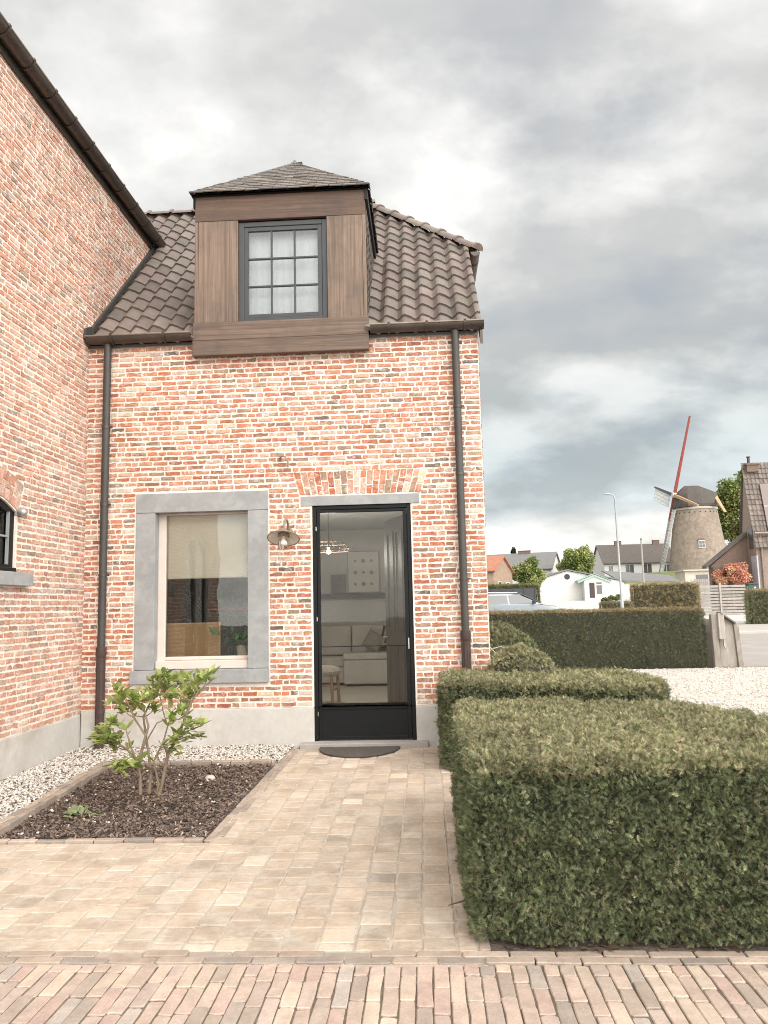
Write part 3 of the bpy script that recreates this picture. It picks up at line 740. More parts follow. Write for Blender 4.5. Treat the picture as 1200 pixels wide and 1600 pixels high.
mb = MB(); mb.lathe([(0, .012), (.02, .01), (.022, 0)], (-1.60, D - .004, 3.195), 12, (0, -1, 0)); mb.build('rosette', RUST, t, smooth=True)
mb = MB(); n = 30
cx_, cy_ = -.735, 8.372
pts = [(cx_ + .43 * math.cos(PI + PI * i / n), cy_ + .52 * math.sin(PI + PI * i / n), .006) for i in range(n + 1)]
mb.prism(pts, (0, 0, .016))
MATM = mat('rubber_mat', (.085, .073, .062), .8, .3, 30, .9, 55, bdist=.012, blotch=((.16, .14, .12), .62, .75, 30))
o = mb.build('doormat', MATM, None, bevel=.004); tag(o, 'dark half round rubber doormat in front of the doorstep', 'doormat')

# =================================================================== interior
t = thing('sofa', 'pale linen corner sofa seen through the glass door', 'sofa', (-1.0, 14.2, .1))
LINEN = mat('linen', (.68, .655, .61), .9, .08, 3, .3, 250); 
mb = MB(); mb.box(-1.48, 13.75, .14, -.02, 14.66, .56); mb.box(-2.2, 14.0, .14, -1.485, 14.66, .42); mb.build('base', LINEN, t, bevel=.03)
mb = MB(); mb.box(-1.485, 13.745, .565, -.02, 14.42, .68); mb.build('seat', LINEN, t, bevel=.035, bev_seg=3)
mb = MB(); mb.box(-2.2, 13.98, .43, -1.49, 14.42, .60); mb.build('seat', LINEN, t, bevel=.035, bev_seg=3)
for a, b in ((-2.19, -1.40), (-1.39, -.02)):
    mb = MB(); mb.box(a, 14.43, .60, b, 14.65, 1.16); mb.build('backrest', LINEN, t, bevel=.05, bev_seg=3)
for x in (-1.42, -.1): 
    mb = MB(); mb.box(x, 13.8, .10, x + .05, 13.85, .14); mb.build('foot', BLACK, t)
def cushion(x, y, z, w, tilt, colr, label, stripe=None):
    mb = MB(); n = 10; vs = []
    for i in range(n + 1):
        for j in range(n + 1):
            u = i / n * 2 - 1; v = j / n * 2 - 1; th = .09 * (1 - u ** 4) ** .5 * (1 - v ** 4) ** .5
            vs.append((u * w * .5 * (1 - .06 * (1 - v * v)), -th, v * w * .5 * (1 - .06 * (1 - u * u))))
    m_ = len(vs); vs2 = vs + [(p[0], -p[1], p[2]) for p in vs]
    for i in range(n):
        for j in range(n):
            k = [i * (n + 1) + j, (i + 1) * (n + 1) + j, (i + 1) * (n + 1) + j + 1, i * (n + 1) + j + 1]
            ring = max(abs(i - 4.5), abs(j - 4.5)); c = colr if not stripe or int(ring) % 2 else stripe
            mb.add([vs2[q] for q in k], [(0, 1, 2, 3)], col=c); mb.add([vs2[q + m_] for q in k], [(3, 2, 1, 0)], col=c)
    mb.xform(Matrix.Translation((x, y, z)) @ Matrix.Rotation(tilt, 4, 'Y') @ Matrix.Rotation(-.35, 4, 'X'))
    o = mb.build('cushion', mat('woven_cushion', rough=.9, var=.15, scale=20, bump=.3, bscale=150, attr=True), None, smooth=True); tag(o, label, 'cushion')
cushion(-.62, 14.22, .90, .44, .25, (.42, .37, .31), 'patterned cushion with brown squares standing on the sofa', (.12, .07, .06))
cushion(-.95, 14.15, .86, .36, .55, (.36, .33, .28), 'plain taupe cushion leaning beside the patterned cushion')
t = thing('stool', 'small wooden stool with a sheepskin seat inside the door', 'stool', (-1.5, 11.4, .1))
STICK = mat('pale_oak', (.40, .29, .18), .6, .2, 12, .08, 60, stretch=(1, 1, .2))
for (x, y) in ((-1.39, 11.25), (-1.34, 11.62), (-1.72, 11.25), (-1.72, 11.62)):
    mb = MB(); mb.tube([(x + (.02 if x > -1.5 else -.02), y, .10), (x, y, .52)], .024, 10); mb.build('leg', STICK, t, smooth=True)
mb = MB(); mb.tube([(-1.38, 11.26, .30), (-1.34, 11.6, .30)], .014, 8); mb.tube([(-1.7, 11.25, .38), (-1.38, 11.25, .38)], .014, 8); mb.build('stretcher', STICK, t, smooth=True)
mb = MB(); mb.lathe([(0, .50), (.2, .50), (.235, .53), (.25, .57), (.22, .62), (.12, .645), (0, .65)], (-1.52, 11.43, 0), 20)
mb.v = [(x + .012 * mnoise.noise(Vector((x * 20, y * 20, z * 20))), y, z + .02 * mnoise.noise(Vector((x * 16, y * 16, 3)))) for x, y, z in mb.v]
mb.build('sheepskin', mat('sheepskin', (.62, .58, .50), .95, .15, 20, 1.0, 90, bdist=.02), t, smooth=True)
t = thing('pendant_lamp', 'rattan pendant lamp with a lit bulb hanging behind the glass door', 'lamp', (-1.42, 11.4, 2.98))
mb = MB(); mb.tube([(-1.42, 11.4, 2.40), (-1.42, 11.4, 2.975)], .006, 6); mb.lathe([(0, 2.94), (.05, 2.945), (.05, 2.977)], (-1.42, 11.4, 0), 14); mb.build('cord', DARKGREY, t)
mb = MB()
for k in range(16):
    th = 2 * PI * k / 16
    mb.tube([(-1.42 + r * math.cos(th + tw), 11.4 + r * math.sin(th + tw), z) for r, z, tw in ((.03, 2.50, 0), (.15, 2.485, .1), (.25, 2.44, .2), (.31, 2.38, .3), (.30, 2.34, .4))], .006, 5)
for r, z in ((.15, 2.487), (.25, 2.442), (.31, 2.38), (.30, 2.34)): mb.tube([(-1.42 + r * math.cos(a_), 11.4 + r * math.sin(a_), z) for a_ in [2 * PI * k / 30 for k in range(31)]], .007, 5, cap=False)
mb.build('shade', mat('rattan', (.13, .09, .06), .7, .2, 15, .1, 60), t, smooth=True)
mb = MB(); mb.lathe([(.012, 2.40), (.02, 2.37), (.032, 2.335), (.028, 2.305), (0, 2.292)], (-1.42, 11.4, 0), 14); mb.build('bulb', emis_mat('lit_filament', (1.0, .80, .55), 14.0), t, smooth=True)
t = thing('picture', 'pale framed print of small motifs standing on the wall ledge', 'picture', (-1.16, 14.6, 1.76))
mb = MB(); mb.box(-1.46, 14.60, 1.765, -.85, 14.62, 2.56); mb.build('frame', mat('thin_frame', (.30, .27, .23), .5, .1, 5, .02, 50), t)
mb = MB(); mb.box(-1.445, 14.595, 1.78, -.865, 14.602, 2.545); mb.build('print', mat('print_paper', (.66, .63, .57), .8, .04, 4, 0), t)
for i in range(3):
    for j in range(3):
        x = -1.31 + i * .155; z = 1.93 + j * .22; mb = MB(); mb.lathe([(0, 0), (.03 + .01 * ((i + j) % 2), 0), (.02, .004), (0, .004)], (x, 14.592, z), 8 - (i + j) % 3, (0, -1, 0), col=random.choice([(.2, .18, .16), (.3, .24, .2), (.25, .24, .25)]))
        mb.build('motif', mat('print_ink', attr=True, rough=.8, bump=0), t)
o = MB().box(-1.78, 14.60, 1.765, -1.50, 14.63, 2.12).build('picture', mat('dark_canvas', (.22, .19, .165), .8, .25, 5, .05, 60), None); tag(o, 'small dark blurred canvas left of the framed print on the ledge', 'picture')
o = MB().box(-2.18, 14.52, 1.66, -.66, 14.675, 1.758).build('wall_shelf', wood_mat('dark_beam', 0, (.055, .04, .03), (.14, .10, .075)), None, bevel=.01); tag(o, 'rough dark timber ledge on the wall above the sofa', 'shelf')
# open inner door
t = thing('inner_door', 'panelled taupe inner door standing open behind the glass door', 'door', (-.17, 8.9, .1))
mb = MB(); M_ = Matrix.Translation((-.19, 8.88, .105)) @ Matrix.Rotation(math.radians(110), 4, 'Z')
TAUPE = mat('taupe_paint', (.19, .172, .155), .5, .06, 3, .02, 60)
mb.box(0, -.02, 0, .84, .02, 2.46); mb.xform(M_); mb.build('leaf', TAUPE, t, bevel=.003)
mb = MB()
for (a, b, c, d_) in ((.12, .38, .2, .95), (.46, .72, .2, .95), (.12, .38, 1.1, 2.3), (.46, .72, 1.1, 2.3)):
    for yy in (-.028, .022): mb.box(a, yy, c, b, yy + .006, c + .03); mb.box(a, yy, d_ - .03, b, yy + .006, d_); mb.box(a, yy, c + .03, a + .03, yy + .006, d_ - .03); mb.box(b - .03, yy, c + .03, b, yy + .006, d_ - .03)
mb.xform(M_); mb.build('moulding', TAUPE, t)
mb = MB(); mb.tube([(.77, .02, 1.02), (.77, .07, 1.02), (.66, .07, 1.02)], .009, 8); mb.xform(M_); mb.build('handle', STEEL, t, smooth=True)
# behind the window: blind, framed board, plant, red shelf
t = thing('roller_blind', 'beige roller blind half lowered behind the window', 'blind', (-2.5, D + .2, 2.6))
mb = MB(); mb.box(-2.99, D + .215, 1.885, -1.93, D + .218, 2.62); mb.build('cloth', mat('blind_cloth', (.78, .73, .64), .9, .04, 3, .1, 200), t)
mb = MB(); mb.tube([(-2.99, D + .216, 1.878), (-1.93, D + .216, 1.878)], .013, 10); mb.build('hem_bar', mat('blind_bar', (.72, .66, .56), .5, .03, 3, 0), t, smooth=True)
mb = MB(); mb.tube([(-3.0, D + .25, 2.66), (-1.9, D + .25, 2.66)], .03, 12); mb.build('roller', WHITE, t, smooth=True)
o = MB().box(-3.05, D + .192, .93, -1.85, D + .42, .965).build('window_board', CREAM, annex)
t = thing('framed_board', 'tan cardboard panel in a thin frame leaning behind the window', 'board', (-2.65, D + .3, .97))
mb = MB(); mb.box(-2.99, D + .28, .97, -2.38, D + .295, 1.345); mb.build('panel', mat('cardboard', (.42, .27, .14), .8, .1, 4, .05, 60), t)
mb = MB(); mb.box(-2.995, D + .272, 1.345, -2.365, D + .297, 1.36); mb.box(-2.38, D + .272, .967, -2.365, D + .297, 1.3445); mb.build('frame', mat('oak_frame', (.50, .36, .2), .6, .1, 4, .05, 60), t)
mb = MB(); mb.box(-2.684, D + .276, 1.15, -2.671, D + .281, 1.225); mb.box(-2.695, D + .276, 1.14, -2.66, D + .281, 1.1495); mb.box(-2.694, D + .276, 1.205, -2.6845, D + .281, 1.216); mb.build('numeral', mat('pale_numeral', (.50, .42, .32), .8, .05, 5, 0), t)

def leafshape():
    v = np.array([[0, 0, 0], [-.20, .30, .03], [.20, .30, .03], [-.27, .55, .04], [.27, .55, .04], [-.14, .82, .02], [.14, .82, .02], [0, 1, -.03], [0, .3, -.02], [0, .55, -.03], [0, .82, -.03]])
    f = np.array([[0, 8, 1], [0, 2, 8], [1, 8, 3], [8, 9, 3], [8, 2, 9], [2, 4, 9], [3, 9, 5], [9, 10, 5], [9, 4, 10], [4, 6, 10], [5, 10, 7], [10, 6, 7]])
    return v, f
LV, LF = leafshape()
def leaf_cloud(pos, dirs, size, cols, upv=None, wid=1.0):
    """leaves: base at pos, blade along dirs, face roughly up"""
    Y = unit(dirs); u = np.tile(np.array([[0, 0, 1.]]), (len(pos), 1)) + rng.normal(size=pos.shape) * .35
    X = unit(np.cross(Y, u)); Z = np.cross(X, Y)
    sc = np.stack([size * wid, size, size], 1)
    return scatter_np(LV, LF, pos, X, Y, Z, sc, cols)
def plant_pot(x, y, z, h, label, seedn, nleaf=70, spread=.18):
    t = thing('potted_plant', label, 'plant', (x, y, z))
    mb = MB(); mb.lathe([(0, 0), (.055, 0), (.075, .13), (.07, .13), (.06, .11), (0, .11)], (x, y, z), 16); mb.build('pot', mat('cream_pot', (.55, .47, .36), .6, .1, 6, .05, 60), t, smooth=True)
    p = np.array([x, y, z + .13]) + rng.normal(size=(nleaf, 3)) * [spread * .45, spread * .3, 0] + np.stack([np.zeros(nleaf), np.zeros(nleaf), rng.uniform(0, h, nleaf)], 1)
    d = rng.normal(size=(nleaf, 3)) + [0, 0, .2]; g = rng.uniform(.6, 1.3, (nleaf, 1))
    V, Fa, C_ = leaf_cloud(p, d, rng.uniform(.07, .14, nleaf), np.array([[.06, .13, .045]]) * g); build_np('foliage', V, Fa, C_, LEAF, t)
plant_pot(-2.12, D + .33, .965, .30, 'bushy green potted plant in the right corner of the window', 1, 240, .26)
plant_pot(-2.27, D + .75, 1.05, .55, 'taller dark potted plant behind the window, under the red shelf', 2, 50, .25)
t = thing('red_shelf', 'red two tier metal shelf seen through the window', 'shelf', (-2.0, 9.9, .1))
RED = mat('red_lacquer', (.38, .02, .035), .4, .1, 5, .02, 50)
for z in (1.02, 1.24, 1.50):
    mb = MB(); mb.box(-2.75, 9.75, z, -1.95, 10.05, z + .022); mb.build('tier', RED, t)
for x in (-2.74, -1.97):
    mb = MB(); mb.box(x, 9.8, .1, x + .02, 9.82, 1.5); mb.build('upright', DARKGREY, t)
t = thing('cupboard', 'dark grey tall cupboard deep behind the window', 'cupboard', (-3.2, 10.4, .1))
mb = MB(); mb.box(-3.8, 10.2, .1, -2.55, 10.7, 2.4); mb.build('carcass', mat('dark_cupboard', (.07, .066, .062), .5, .1, 4, .02, 60), t)
for i in range(3):
    mb = MB(); mb.box(-3.78 + i * .41, 10.17, .15, -3.40 + i * .41, 10.198, 2.36); mb.build('door', mat('cupboard_front', (.09, .085, .08), .5, .1, 4, .02, 60), t, bevel=.004)

# =================================================================== GROUND
GR = mat('ground_asphalt', (.27, .245, .22), .95, .12, .6, .3, 120, blotch=((.36, .33, .30), .5, .7, .25))
mb = MB(); ys = [-60, 0, 17.6, 30, 60, 100, 140, 200, 400, 900]; xs = [-500, -60, -10, 20, 60, 150, 600]
for i in range(len(ys)): 
    for x in xs: mb.v.append((x, ys[i], terrain(min(ys[i], 140)) - .06))
nx = len(xs)
for i in range(len(ys) - 1):
    for j in range(nx - 1): mb.f.append((i * nx + j, i * nx + j + 1, (i + 1) * nx + j + 1, (i + 1) * nx + j)); mb.c.append((1, 1, 1)); mb.m.append(0)
tag(mb.build('ground', GR), kind='structure')
def sheet(name, pts, z, m, kind='structure', thick=.03):
    mb = MB(); mb.prism([(p[0], p[1], (terrain(p[1]) if len(p) < 3 else p[2]) + z) for p in pts], (0, 0, -thick)); return tag(mb.build(name, m), kind=kind)
SAND = mat('jointing_sand', (.40, .34, .27), .95, .2, 10, .5, 160, blotch=((.47, .415, .35), .45, .7, 5))
sheet('joint_sand', [(-5.5, 3.42, 0), (.22, 3.42, 0), (.22, 8.6, 0), (-1.40, 8.6, 0), (-1.40, 5.14, 0), (-5.5, 5.14, 0)], -.0045, SAND)
PAVE = mat('tumbled_paver', rough=.85, var=.24, scale=3.2, bump=.5, bscale=45, attr=True, bdist=.01, blotch=((.49, .43, .36), .50, .72, 6.5))
def stone_block(mb, x0, y0, x1, y1, z, col, j=.006, chamf=.007, base=-.03, rot=0):
    cs = [(x0, y0), (x1, y0), (x1, y1), (x0, y1)]; out = []
    for i in range(4):
        a, b = cs[i], cs[(i + 1) % 4]; L = math.hypot(b[0] - a[0], b[1] - a[1])
        dxn, dyn = (b[0] - a[0]) / L, (b[1] - a[1]) / L; r = chamf * random.uniform(.8, 1.8)
        for t_ in (r, L * random.uniform(.4, .6), L - r): out.append((a[0] + dxn * t_ + random.gauss(0, j * .35), a[1] + dyn * t_ + random.gauss(0, j * .35)))
    cx = (x0 + x1) / 2; cy = (y0 + y1) / 2; w = x1 - x0; h = y1 - y0; n = len(out)
    tx, ty = random.gauss(0, .006), random.gauss(0, .006)
    lo = [(p[0], p[1], base) for p in out]; mid = [(p[0], p[1], z - chamf * .7 + tx * (p[0] - cx) + ty * (p[1] - cy)) for p in out]
    kx = 1 - 1.6 * chamf / w; ky = 1 - 1.6 * chamf / h
    top = [(cx + (p[0] - cx) * kx, cy + (p[1] - cy) * ky, z + tx * (p[0] - cx) + ty * (p[1] - cy)) for p in out]
    mb.add(lo + mid + top, [tuple(range(2 * n, 3 * n))] + [(i, (i + 1) % n, n + (i + 1) % n, n + i) for i in range(n)] + [(n + i, n + (i + 1) % n, 2 * n + (i + 1) % n, 2 * n + i) for i in range(n)], col=col)
def pavecol():
    c = random.choices([(.335, .272, .21), (.36, .295, .232), (.315, .262, .207), (.42, .36, .295), (.345, .285, .23), (.285, .245, .20)], [28, 28, 14, 10, 15, 5])[0]
    k = random.uniform(.9, 1.1) * 1.2; return (c[0] * k * 1.04, c[1] * k, c[2] * k * .97)
mb = MB(); x = -5.45
while x < .19:
    w = random.uniform(.142, .168)
    y = 3.556 + random.uniform(0, .1)
    if x + w > .19: w = .19 - x
    if w < .06: break
    ymax = 5.145 if x + w / 2 < -1.49 else 8.383
    ylast = 3.556
    while ylast < ymax - .05:
        L = random.choices([random.uniform(.14, .175), random.uniform(.175, .21), random.uniform(.09, .12)], [66, 20, 14])[0]
        if ylast == 3.556: L *= random.uniform(.5, 1)
        y1 = min(ylast + L, ymax)
        if y1 - ylast > .05: stone_block(mb, x + .004, ylast + .004, x + w - .004, y1 - .004, random.gauss(0, .0016), pavecol())
        ylast = y1
    x += w
tag(mb.build('path', PAVE), kind='structure')
# rows of edging bricks (kerbs) along the path, the bed and the street
CLINK = mat('clinker_brick', rough=.8, var=.2, scale=12, bump=.35, bscale=70, attr=True, bdist=.008)
def edgecol(): k = random.uniform(.85, 1.15); c = random.choice([(.35, .27, .21), (.32, .25, .20), (.39, .305, .24), (.29, .235, .195)]); return tuple(q * k for q in c)
def clinkcol():
    k = random.uniform(.98, 1.2); c = random.choices([(.40, .30, .24), (.37, .285, .235), (.325, .255, .205), (.285, .23, .19), (.43, .335, .26), (.385, .275, .225), (.35, .29, .245)], [30, 20, 9, 2.5, 24, 8, 6])[0]; return tuple(q * k for q in c)
mb = MB()
for (ya, yb, off) in ((3.437, 3.492, 0), (3.495, 3.550, .1)):
    x = -5.45 + off
    while x < 3.6:
        L = random.uniform(.19, .215); stone_block(mb, x + .003, ya, x + L - .003, yb, random.gauss(.004, .002), edgecol(), .004, .005); x += L
y = 5.16
while y < 8.36:                                       # bed edge against the path: two rows
    L = random.uniform(.19, .21)
    for xa, xb, o_ in ((-1.49, -1.435, 0), (-1.432, -1.38, .1)):
        stone_block(mb, xa, y + o_ + .003, xb, min(y + L + o_ - .003, 8.37), random.gauss(.006, .002), edgecol(), .004, .005)
    y += L
x = -5.4
while x < -1.52: L = random.uniform(.19, .21); stone_block(mb, x + .003, 5.15, min(x + L - .003, -1.50), 5.205, random.gauss(.012, .003), edgecol(), .004, .005); x += L
x = -3.14
while x < -1.52: L = random.uniform(.19, .21); stone_block(mb, x + .003, 7.55, min(x + L - .003, -1.497), 7.625, random.gauss(.045, .003), edgecol(), .004, .006); x += L
y = 5.21
while y < 7.54:
    L = random.uniform(.19, .21); t_ = (y - 5.21) / 2.33; xx = -2.975 - .17 * t_
    for xa, xb in ((xx - .058, xx - .004), (xx, xx + .055)): stone_block(mb, xa, y + .003, xb, min(y + L, 7.545) - .003, random.gauss(.06, .004), edgecol(), .005, .006)
    y += L
y = 3.56
while y < 8.36: L = random.uniform(.19, .21); stone_block(mb, .194, y + .003, .246, y + L - .003, random.gauss(.004, .003), edgecol(), .004, .005); y += L
tag(mb.build('kerb', CLINK), kind='structure')
# clinker street strip in front
MOSS = mat('mossy_joint', (.14, .11, .078), .95, .35, 16, .6, 90, blotch=((.13, .15, .06), .55, .7, 6))
sheet('joint_bed', [(-6, 1.2, 0), (4, 1.2, 0), (4, 3.436, 0), (-6, 3.436, 0)], -.007, MOSS)
mb = MB(); x = -4.2; k_ = 0
while x < 3.6:
    w = random.uniform(.0625, .069); y = 3.432 - random.choice([.2, .1, .06, .15]); ylast = 3.430
    while ylast > 1.5:
        L = random.uniform(.195, .21) if ylast < 3.429 else random.choice([.20, .10, .15, .07]); y0 = ylast - L
        stone_block(mb, x + .0028 , y0 + .004, x + w - .0028, ylast - .001, random.gauss(0, .002), clinkcol(), .005, .0048, base=-.04); ylast = y0
    x += w
tag(mb.build('pavement', CLINK), kind='structure')
# planting bed: soil, mulch chips, white pebbles
sheet('soil', [(-3.1, 5.2, 0), (-1.49, 5.2, 0), (-1.49, 7.56, 0), (-3.2, 7.56, 0)], -.004, SOIL)
sheet('soil', [(.246, 3.55, 0), (3.0, 3.55, 0), (2.6, 8.6, 0), (.246, 8.6, 0)], .004, SOIL)
GRAV0 = mat('gravel_base', (.42, .38, .33), .95, .35, 30, .7, 90)
sheet('gravel_base', [(XL + .0, 5.2, 0), (-3.0, 5.2, 0), (-3.16, 7.6, 0), (-1.49, 7.6, 0), (-1.40, 8.6, 0), (XL, 8.6, 0)], .0, GRAV0)
sheet('gravel_base', [(-6.0, 5.2, 0), (XL, 5.2, 0), (XL, 5.21, 0), (-6, 5.21, 0)], .0, GRAV0)
chip_v = np.array([[-.5, -.5, 0], [.5, -.5, .02], [.5, .5, -.03], [-.5, .5, .03], [0, 0, .35]]); chip_f = np.array([[0, 1, 4], [1, 2, 4], [2, 3, 4], [3, 0, 4]])
n = 11000
p = np.stack([rng.uniform(-3.13, -1.5, n), rng.uniform(5.215, 7.54, n), np.zeros(n)], 1)
xleft = -2.92 - .17 * (p[:, 1] - 5.21) / 2.33; p = p[p[:, 0] > xleft]; n = len(p)
for i in range(n): p[i, 2] = .008 + .012 * mnoise.noise(Vector((p[i, 0] * 3, p[i, 1] * 3, 0))) + rng.uniform(0, .012)
r2 = (p[:, 0] + 2.23) ** 2 + (p[:, 1] - 6.2) ** 2; p[:, 2] += .05 * np.exp(-r2 / .08)
X, Y, Z = frames(np.stack([rng.normal(0, .5, n), rng.normal(0, .5, n), np.ones(n)], 1))
sc = np.stack([rng.uniform(.014, .045, n), rng.uniform(.006, .014, n), rng.uniform(.005, .012, n)], 1)
base = np.array([[.14, .093, .07], [.18, .122, .094], [.095, .066, .052], [.24, .18, .14], [.36, .29, .23]])[rng.choice(5, n, p=[.36, .28, .2, .12, .04])] * rng.uniform(.8, 1.2, (n, 1))
V, Fa, C_ = scatter_np(chip_v, chip_f, p, X, Y, Z, sc, base)
o = build_np('mulch', V, Fa, C_, mat('bark_chip', rough=.9, var=.2, scale=20, bump=.3, bscale=120, attr=True)); tag(o, kind='stuff')
bm = bmesh.new(); bmesh.ops.create_icosphere(bm, subdivisions=1, radius=.5); ico_v = np.array([v.co[:] for v in bm.verts]); bm.verts.index_update(); ico_f = np.array([[v.index for v in f.verts] for f in bm.faces]); bm.free()
def pebbles(name, p, smin, smax, pal, probs):
    n = len(p); X, Y, Z = frames(np.stack([rng.normal(0, .3, n), rng.normal(0, .3, n), np.ones(n)], 1))
    s = rng.uniform(smin, smax, n); sc = np.stack([s * rng.uniform(.9, 1.4, n), s, s * rng.uniform(.55, .8, n)], 1)
    c = np.array(pal)[rng.choice(len(pal), n, p=probs)] * rng.uniform(.85, 1.1, (n, 1))
    V, Fa, C_ = scatter_np(ico_v, ico_f, p, X, Y, Z, sc, c)
    return tag(build_np(name, V, Fa, C_, mat('pebble', rough=.75, var=.12, scale=40, bump=.2, bscale=200, attr=True), smooth=True), kind='stuff')
PEB = [(.58, .53, .47), (.47, .41, .35), (.66, .62, .57), (.33, .27, .22), (.09, .075, .062)]
n1, n2 = 7400, 7400
pa = np.stack([rng.uniform(XL + .02, -1.47, n1), rng.uniform(7.64, 8.52, n1), np.full(n1, .012)], 1)
pb = np.stack([rng.uniform(XL + .02, -3.02, n2), rng.uniform(5.21, 7.7, n2), np.full(n2, .012)], 1)
pb = pb[pb[:, 0] < -3.045 - .17 * (pb[:, 1] - 5.21) / 2.33]
p = np.concatenate([pa, pb]); p[:, 2] += rng.uniform(0, .018, len(p))
pebbles('gravel', p, .013, .028, PEB, [.36, .22, .24, .1, .08])
n = 60; p = np.stack([rng.uniform(-2.95, -1.52, n), rng.uniform(5.23, 7.5, n), np.full(n, .03)], 1); pebbles('loose_pebbles', p, .012, .026, PEB, [.4, .2, .3, .05, .05])
# dead leaves in the gravel corner and under the hedge
n = 90; p = np.concatenate([np.stack([rng.normal(-3.55, .22, 40), rng.normal(8.33, .12, 40), np.full(40, .035)], 1), np.stack([rng.uniform(.3, 1.5, 50), rng.uniform(3.555, 3.60, 50), np.full(50, .012)], 1)])
d = rng.normal(size=(n, 3)) * [1, 1, .2]
V, Fa, C_ = leaf_cloud(p, d, rng.uniform(.03, .06, n), np.array([[.16, .10, .06]]) * rng.uniform(.5, 1.5, (n, 1))); o = build_np('leaf_litter', V, Fa, C_, LEAF); tag(o, kind='stuff')
# white gravel drive, road and pavement to the right
DRIVE = mat('white_gravel', (.58, .535, .475), .95, .2, 5, .9, 55, bdist=.03, blotch=((.46, .41, .355), .55, .75, 18))
sheet('gravel_drive', [(.9, 5.5), (9, 4.5), (13, 12), (9.0, 17.2), (6.2, 17.35), (.75, 17.35), (.75, 8.6)], .0, DRIVE)
n = 9000; p = np.stack([rng.uniform(1.6, 8.5, n), rng.uniform(8.8, 17.3, n), np.full(n, .006)], 1); pebbles('drive_gravel', p, .015, .04, [(.60, .555, .50), (.50, .445, .385), (.68, .64, .585), (.38, .33, .275)], [.45, .25, .2, .1])
ROAD = mat('pale_asphalt', (.31, .275, .245), .9, .07, .8, .3, 150, blotch=((.36, .325, .295), .5, .7, .6))
sheet('road', [(6.2, 17.9), (60, 14), (60, 28.6), (6.2, 28.6)], -.02, ROAD)
mb = MB(); mb.prism([(9, 28.62, terrain(28.6) + .08), (60, 28.62, terrain(28.6) + .08), (60, 28.80, terrain(28.8) + .08), (9, 28.80, terrain(28.8) + .08)], (0, 0, -.2)); tag(mb.build('kerb', mat('kerb_stone', (.45, .42, .38), .9, .1, 3, .2, 60), None, bevel=.02), kind='structure')
sheet('sidewalk', [(9, 28.8), (60, 28.8), (60, 33.6), (9, 33.6)], .05, mat('concrete_slabs', (.40, .36, .32), .9, .1, 1.5, .2, 60), thick=.1)
sheet('forecourt', [(5, 30), (40, 34), (46, 96), (2, 96)], -.03, mat('pale_paving', (.52, .49, .45), .9, .06, .5, .2, 60))

# =================================================================== HEDGES
def sprig(pairs=6, wid=.42):
    v = [[-.02, 0, 0], [.02, 0, 0], [0, 0, 1.0]]; f = [[0, 1, 2]]
    for i in range(pairs):
        z = .08 + .84 * i / pairs; L = wid * (1 - .55 * (i / pairs) ** 1.5) * (.7 + .3 * math.sin(PI * min(1, (i + 1) / pairs * 1.2)))
        for s in (-1, 1):
            k = len(v); v += [[0, 0, z - .033], [0, 0, z + .033], [s * L, .06 * (-1) ** i - .08, z + L * .55]]; f.append([k, k + 1, k + 2])
    return np.array(v), np.array(f)
def roundpoly(poly, r=.12, n=4):
    out = []; m = len(poly)
    for i in range(m):
        p = Vector(poly[i]); a = (Vector(poly[i - 1]) - p); b = (Vector(poly[(i + 1) % m]) - p); rr = min(r, a.length * .45, b.length * .45)
        A = p + a.normalized() * rr; B = p + b.normalized() * rr
        for k in range(n + 1): t_ = k / n; out.append(tuple((1 - t_) ** 2 * A + 2 * t_ * (1 - t_) * p + t_ ** 2 * B))
    return out
def inside(px, py, poly):
    c = np.zeros(len(px), bool); j = len(poly) - 1
    for i in range(len(poly)):
        xi, yi = poly[i]; xj, yj = poly[j]
        hit = ((yi > py) != (yj > py)) & (px < (xj - xi) * (py - yi) / (yj - yi + 1e-12) + xi); c ^= hit; j = i
    return c
def edge_dist(px, py, poly):
    d = np.full(len(px), 1e9); nx_ = np.zeros(len(px)); ny_ = np.zeros(len(px))
    for i in range(len(poly)):
        a = np.array(poly[i]); b = np.array(poly[(i + 1) % len(poly)]); e = b - a; L2 = (e ** 2).sum() + 1e-12
        t_ = np.clip(((px - a[0]) * e[0] + (py - a[1]) * e[1]) / L2, 0, 1); qx = a[0] + e[0] * t_; qy = a[1] + e[1] * t_; dd = np.hypot(px - qx, py - qy)
        k = dd < d; d[k] = dd[k]; L = math.sqrt(L2); nx_[k] = e[1] / L; ny_[k] = -e[0] / L
    return d, nx_, ny_
def nz(p, s): return np.array([mnoise.noise(Vector((q[0] * s, q[1] * s, q[2] * s))) for q in p])
SPV, SPF = sprig(8, .38); SPV2, SPF2 = sprig(3, .5)
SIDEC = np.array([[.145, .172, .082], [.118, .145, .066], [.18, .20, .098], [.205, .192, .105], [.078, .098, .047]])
TOPC = np.array([[.27, .258, .13], [.325, .29, .165], [.215, .225, .10], [.37, .305, .19], [.20, .19, .10]])
